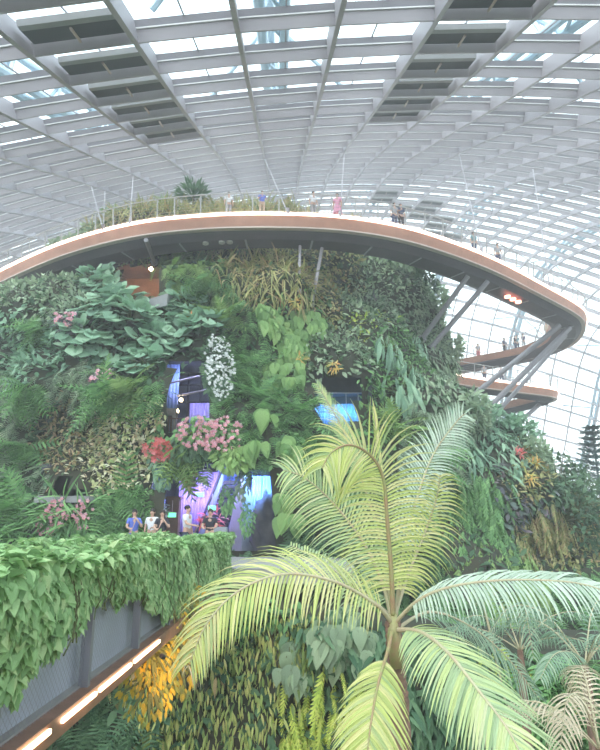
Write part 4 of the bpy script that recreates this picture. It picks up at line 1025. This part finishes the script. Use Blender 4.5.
# small palms at the edge
def small_palm(px, py, Y, label, m, k, L=1.4, ph=0.):
    c = PY(px, py, Y); r = empty('feather_palm', (c.x, c.y, c.z - .3), label, 'palm tree', 'smaller palms at the edge')
    mb = MB(); mb.tube([Vector((c.x, c.y, c.z - 6)), Vector((c.x, c.y, c.z - .3)), c], [.09, .07, .05], 8); mb.build('trunk', M['trunk'], r)
    for i in range(k):
        a = ph + 2 * math.pi * i / k; d = Vector((math.cos(a), math.sin(a), 0)); up = .55 + .3 * math.sin(i * 2.1)
        frond(r, [c, c + d * L * .35 + Vector((0, 0, up * L * .6)), c + d * L * .75 + Vector((0, 0, up * L * .7)), c + d * L * 1.1 + Vector((0, 0, up * L * .15))], (-d.x * .4, -d.y * .4, 1), .38, m, (1, 1), 26, .9, .5, .15, .035, r0=.014)
small_palm(585, 665, 9.5, 'grey-green feathery palm below the end of the long frond', 'palm_d', 8)
small_palm(600, 750, 7.5, 'pale dry feathery palm in the bottom corner', 'palm_dry', 7, 1.2, .4)
small_palm(520, 650, 11., 'green feathery palm behind the big low frond', 'palm_d', 7, 1.5, .9)
mb = MB(); mb.tube([PY(483, 602, 10), PY(492, 640, 10), PY(505, 700, 10)], .02, 5); o = mb.build('bare_stem', M['rachis']); tag(o, 'thin bare pale stem behind the low frond', 'stem')

# ------------------------------------------------------------------ conifers by the glass wall
def conifer(px, py_top, Y, h, r, label):
    t = PY(px, py_top, Y); root = empty('conifer', (t.x, t.y, t.z - h), label, 'tree', 'conifers by the glass wall')
    mb = MB(); mb.tube([(t.x, t.y, t.z - h - 3), (t.x, t.y, t.z)], [.22, .03], 8); mb.build('trunk', M['wood'], root)
    ms = Mass(); P = []; D = []; Nn = []; S = []
    k = int(h / .42)
    for i in range(k):
        z = t.z - .1 - h * i / k; R_ = r * (.15 + .85 * (i / k) ** .7); m = 9
        for j in range(m):
            a = 2 * math.pi * j / m + i * .7
            d = np.array([math.cos(a), math.sin(a), .35])
            for q in np.linspace(.1, 1, 7):
                for s in (-1, 1):
                    P.append(np.array([t.x, t.y, z]) + d * R_ * q); D.append(d * .8 + s * np.array([-d[1], d[0], .2]) * .6); Nn.append((0, 0, 1)); S.append(.42)
    n = len(P); ms.add(np.array(P), np.array(D) + rv(n) * .15, np.array(Nn, float) + rv(n) * .2, np.array(S), T_OVAL); ms.build('needles', M['con'], root)
M['con'] = LM('needle_blue', (.06, .11, .11), (.10, .17, .16), (.14, .22, .2))
conifer(592, 428, 42, 14, 2.6, 'tall dark blue conifer cut by the frame edge')
conifer(571, 466, 40, 9, 2.2, 'smaller tiered conifer beside the tall one')
# ------------------------------------------------------------------ people
def person(name_label, loc, h, face, top, bottom, group, hair='short', dress=False, arms=('down', 'down'), lean=0., hairlong=False, detail=True):
    s = h / 1.72
    root = empty('person', loc, name_label, 'person', group, None, face)
    def skin(name, verts, edges, m, sub=1, rootv=0):
        me = bpy.data.meshes.new(name); me.from_pydata([tuple(Vector(v[0]) * s) for v in verts], edges, []); me.materials.append(m)
        o = bpy.data.objects.new(name, me); link(o, root)
        md = o.modifiers.new('skin', 'SKIN')
        for i, v in enumerate(verts):
            sk = me.skin_vertices[0].data[i]; r = v[1] if isinstance(v[1], tuple) else (v[1], v[1]); sk.radius = (r[0] * s, r[1] * s); sk.use_root = (i == rootv)
        md.use_smooth_shade = True
        sb = o.modifiers.new('sub', 'SUBSURF'); sb.levels = sub; sb.render_levels = sub
        return o
    # local: faces -Y
    V = [((0, 0, .95), (.15, .10)), ((0, 0, 1.12), (.125, .09)), ((0, -.01, 1.32), (.16, .10)), ((0, 0, 1.44), (.09, .07)), ((0, -.01, 1.50), .05), ((0, -.02, 1.585), (.072, .09)), ((0, -.025, 1.66), (.07, .085))]
    E = [(0, 1), (1, 2), (2, 3), (3, 4), (4, 5), (5, 6)]
    for sg in (-1, 1):
        b = len(V); V += [((sg * .095, 0, .86), .088), ((sg * .10, -.01, .5), .055), ((sg * .10, .01, .1), .036), ((sg * .10, -.12, .03), .03)]
        E += [(0, b), (b, b + 1), (b + 1, b + 2), (b + 2, b + 3)]
    hands = []; AE = {}
    for k, sg in enumerate((-1, 1)):
        a = arms[k]
        if a == 'down': el, wr, hd = (sg * .23, .02, 1.14), (sg * .24, -.05, .90), (sg * .24, -.08, .81)
        elif a == 'chin': el, wr, hd = (sg * .24, -.16, 1.16), (sg * .10, -.24, 1.36), (sg * .05, -.2, 1.43)
        elif a == 'rail': el, wr, hd = (sg * .24, -.12, 1.17), (sg * .18, -.34, 1.12), (sg * .14, -.42, 1.11)
        elif a == 'up': el, wr, hd = (sg * .3, -.2, 1.36), (sg * .2, -.38, 1.52), (sg * .16, -.42, 1.6)
        b = len(V); V += [((sg * .17, 0, 1.40), .055), (el, .04), (wr, .028), (hd, (.034, .022))]
        E += [(2, b), (b, b + 1), (b + 1, b + 2), (b + 2, b + 3)]
        hands.append((wr, hd)); AE[sg] = (el, wr)
    if detail:
        for (wr, hd), sg in zip(hands, (-1, 1)):
            d = (Vector(hd) - Vector(wr)).normalized(); x = d.orthogonal().normalized(); y = d.cross(x); base = Vector(hd)
            hb = len(V) - 1 if sg == 1 else len(V) - 5
            for f in range(5):
                o_ = x * (f - 1.5) * .016 if f < 4 else x * -.045
                l1 = (.035, .04, .038, .03, .02)[f]
                i = len(V); V += [(tuple(base + o_ + d * .02), .009), (tuple(base + o_ * 1.1 + d * (.02 + l1) + y * .008), .0085), (tuple(base + o_ * 1.1 + d * (.02 + l1 * 1.7) + y * .022), .007)]
                E += [(hb, i), (i, i + 1), (i + 1, i + 2)]
        # correct the hand index after the loop for the first arm
    V += [((0, -.125, 1.60), .012)]; E += [(5, len(V) - 1)]
    skin('body', V, E, M['skin'], 2)
    # head details
    def ell(name, c, r, m):
        bm = bmesh.new(); bmesh.ops.create_uvsphere(bm, u_segments=14, v_segments=10, radius=1)
        for v in bm.verts: v.co = Vector((v.co.x * r[0] + c[0], v.co.y * r[1] + c[1], v.co.z * r[2] + c[2])) * s
        me = bpy.data.meshes.new(name); bm.to_mesh(me); bm.free(); me.materials.append(m)
        for p in me.polygons: p.use_smooth = True
        return link(bpy.data.objects.new(name, me), root)
    ell('hair', (0, .015, 1.66), (.088, .105, .085), M['hair'])
    if hairlong: ell('hair', (0, .07, 1.52), (.085, .05, .17), M['hair'])
    if detail:
        for sg in (-1, 1): ell('eye', (sg * .032, -.112, 1.625), (.012, .008, .008), M['black']); ell('ear', (sg * .078, -.01, 1.60), (.012, .02, .03), M['skin'])
        ell('mouth', (0, -.108, 1.552), (.024, .008, .006), M['c_red'])
    # top
    TV = [((0, 0, .93), (.165, .115)), ((0, 0, 1.12), (.145, .105)), ((0, -.01, 1.32), (.18, .118)), ((0, 0, 1.43), (.10, .08))]
    TE = [(0, 1), (1, 2), (2, 3)]
    for sg in (-1, 1):
        el, wr = AE[sg]; b = len(TV); mid = tuple((Vector(el) * .75 + Vector((sg * .17, 0, 1.4)) * .25)); TV += [((sg * .175, 0, 1.40), .07), (mid, .055)]; TE += [(2, b), (b, b + 1)]
    skin('dress' if dress else 'shirt', TV, TE, top, 1)
    if dress:
        mb = []
        bm = bmesh.new(); bmesh.ops.create_cone(bm, segments=16, radius1=.27 * s, radius2=.16 * s, depth=.5 * s, cap_ends=True)
        for v in bm.verts: v.co.z += .72 * s
        me = bpy.data.meshes.new('skirt'); bm.to_mesh(me); bm.free(); me.materials.append(top); link(bpy.data.objects.new('skirt', me), root)
    else:
        BV = [((0, 0, .95), (.165, .12))]; BE = []
        for sg in (-1, 1):
            b = len(BV); BV += [((sg * .095, 0, .84), .105), ((sg * .10, -.01, .5), .072), ((sg * .10, .01, .12), .058)]; BE += [(0, b), (b, b + 1), (b + 1, b + 2)]
        skin('trousers', BV, BE, bottom, 1)
    for sg in (-1, 1): ell('shoe', (sg * .10, -.06, .045), (.05, .13, .045), M['shoe'])
    return root
FZ = BZB + 0.33
def ter(px, Y): return (px_x(px, Y, 0.), Y, FZ)
def px_x(px, Y, z): return (px - 300) / F * (Y * CT + z * ST)
GP = 'visitors on the lookout'
person('woman in a blue dress with long dark hair, arms folded on the rail', ter(134, 19.4), 1.66, .35, M['c_blue'], M['c_blue'], GP, dress=True, arms=('rail', 'chin'), hairlong=True)
person('person in white top behind the woman in black', ter(152, 20.2), 1.70, -.1, M['c_white'], M['c_grey'], GP, arms=('down', 'rail'), hairlong=True)
person('woman in a black sleeveless dress with hand raised to her face', ter(162, 19.3), 1.64, .15, M['c_black'], M['c_black'], GP, dress=True, arms=('rail', 'chin'), hairlong=True)
person('man in a white t-shirt looking to the right', ter(187, 19.8), 1.80, 1.2, M['c_white'], M['c_navy'], GP, arms=('rail', 'down'))
person('bearded man in a black shirt facing the camera', ter(210, 19.6), 1.68, 0., M['c_black'], M['c_navy'], GP, arms=('rail', 'rail'))
def on_walk(pth, Ix, px, lab, top, bot, w=.55, grp='walkers on the skywalk', zoff=-.04, face=0.):
    q = [proj(np.array(p))[0] for p in pth]; 
    return None
def walker(px, lab, top, bot, w=.5, hl=False, dress=False, arms=('down', 'down')):
    i = near_i(px); p = path[i] + RI[i] * w + Vector((0, 0, -.04))
    person(lab, tuple(p), random.uniform(1.6, 1.75), random.uniform(-.5, .5), M['c_' + top], M['c_' + bot], 'walkers on the skywalk', dress=dress, arms=arms, hairlong=hl, detail=False)
walker(258, 'walker in a bright blue shirt at the skywalk rail', 'blue', 'tan', arms=('rail', 'rail'))
walker(224, 'walker in pale clothes left of the blue-shirted one', 'white', 'grey')
walker(337, 'walker in a pink top on the skywalk, left of the two', 'pink', 'white', hl=True)
walker(344, 'walker in a pink dress on the skywalk, right of the two', 'pink', 'pink', hl=True, dress=True)
walker(398, 'grey-clothed walker right of the pink pair', 'grey', 'navy'); walker(407, 'dark-clothed walker beside the grey one on the skywalk', 'navy', 'black', arms=('rail', 'down'))
walker(318, 'pale-clothed walker left of the pink pair', 'white', 'grey')
walker(505, 'walker in grey high on the loop before its tip', 'grey', 'navy'); walker(484, 'walker in teal on the falling side of the loop', 'teal', 'navy')
def back_person(x, y, z, lab, top, bot, hl=False):
    person(lab, (x, y, z), random.uniform(1.6, 1.78), random.uniform(-.8, .8), M['c_' + top], M['c_' + bot], 'visitors on the back walkways', hairlong=hl, detail=False)
def behind(px, lab, top, bot, w=1.0, hl=False):
    # a spot on the returning stretch of the ring seen in direction px
    cand = [(abs(proj(np.array(path[i] + RI[i] * w))[0] - px), i) for i in range(8 * 15, len(path))]
    i = min(cand)[1]; p = path[i] + RI[i] * w; back_person(p.x, p.y, RZ - .04, lab, top, bot, hl)
behind(503, 'dark-clothed visitor at the left of the back group', 'navy', 'black', 1.6); behind(509, 'tall visitor in grey in the back group', 'grey', 'navy', 1.4); behind(514, 'visitor in black in the middle of the back group', 'black', 'navy', 1.9)
behind(519, 'visitor in teal in the back group', 'teal', 'navy', 1.5); behind(524, 'visitor in navy at the right of the back group', 'navy', 'grey', 1.8); behind(547, 'lone visitor by the inner edge of the tip', 'tan', 'grey', 1.9, True)
behind(479, 'visitor in tan on the back walkway near the slope', 'tan', 'grey', 1.6, True); behind(483, 'visitor in red-grey beside the tan one', 'grey', 'red', 1.7)
def low(px, lab, top, bot):
    cand = [(abs(proj(np.array(path2[i] + I2_[i] * 1.))[0] - px), i) for i in range(0, 18)]; i = min(cand)[1]; p = path2[i] + I2_[i] * 1.; back_person(p.x, p.y, 11.96, lab, top, bot)
low(486, 'lone visitor on the lower walkway near the slope', 'grey', 'navy'); low(500, 'second visitor on the lower walkway by the strut', 'tan', 'navy')

# ------------------------------------------------------------------ mist hanging in the dome
mm = bpy.data.materials.new('mist'); mm.use_nodes = True; nt = mm.node_tree; nt.nodes.clear()
vs = nt.nodes.new('ShaderNodeVolumeScatter'); vs.inputs['Color'].default_value = (.97, .98, 1, 1); vs.inputs['Density'].default_value = .0053; vs.inputs['Anisotropy'].default_value = .3
oo = nt.nodes.new('ShaderNodeOutputMaterial'); nt.links.new(vs.outputs[0], oo.inputs['Volume'])
mb = MB(); mb.box((5, 45, 13), (130, 130, 55)); o = mb.build('mist', mm); tag(o, 'thin cool mist filling the whole dome', 'mist', None, 'stuff'); o.display_type = 'WIRE'

# ------------------------------------------------------------------ light
w = bpy.data.worlds.new('sky'); SC.world = w; w.use_nodes = True; nt = w.node_tree
bg = nt.nodes['Background']; tc = nt.nodes.new('ShaderNodeTexCoord'); sx = nt.nodes.new('ShaderNodeSeparateXYZ'); rp_ = nt.nodes.new('ShaderNodeValToRGB')
rp_.color_ramp.elements[0].position = 0; rp_.color_ramp.elements[0].color = (.98, .99, 1, 1)
rp_.color_ramp.elements[1].position = 1.; rp_.color_ramp.elements[1].color = (.74, .90, 1, 1)
nt.links.new(tc.outputs['Generated'], sx.inputs[0]); nt.links.new(sx.outputs['Z'], rp_.inputs[0]); nt.links.new(rp_.outputs[0], bg.inputs[0])
bg.inputs[1].default_value = 2.2
sun = bpy.data.lights.new('sun', 'SUN'); sun.energy = 2.0; sun.angle = math.radians(25); sun.color = (1, .97, .9)
so = bpy.data.objects.new('sun', sun); link(so); so.rotation_euler = (math.radians(38), 0, math.radians(-25))
SC.view_settings.view_transform = 'Standard'; SC.view_settings.look = 'None'; SC.view_settings.gamma = 1; SC.view_settings.use_curve_mapping = False
SC.view_settings.exposure = 0.58
SC.cycles.max_bounces = 6; SC.cycles.volume_bounces = 0; SC.cycles.transparent_max_bounces = 12; SC.cycles.use_denoising = True
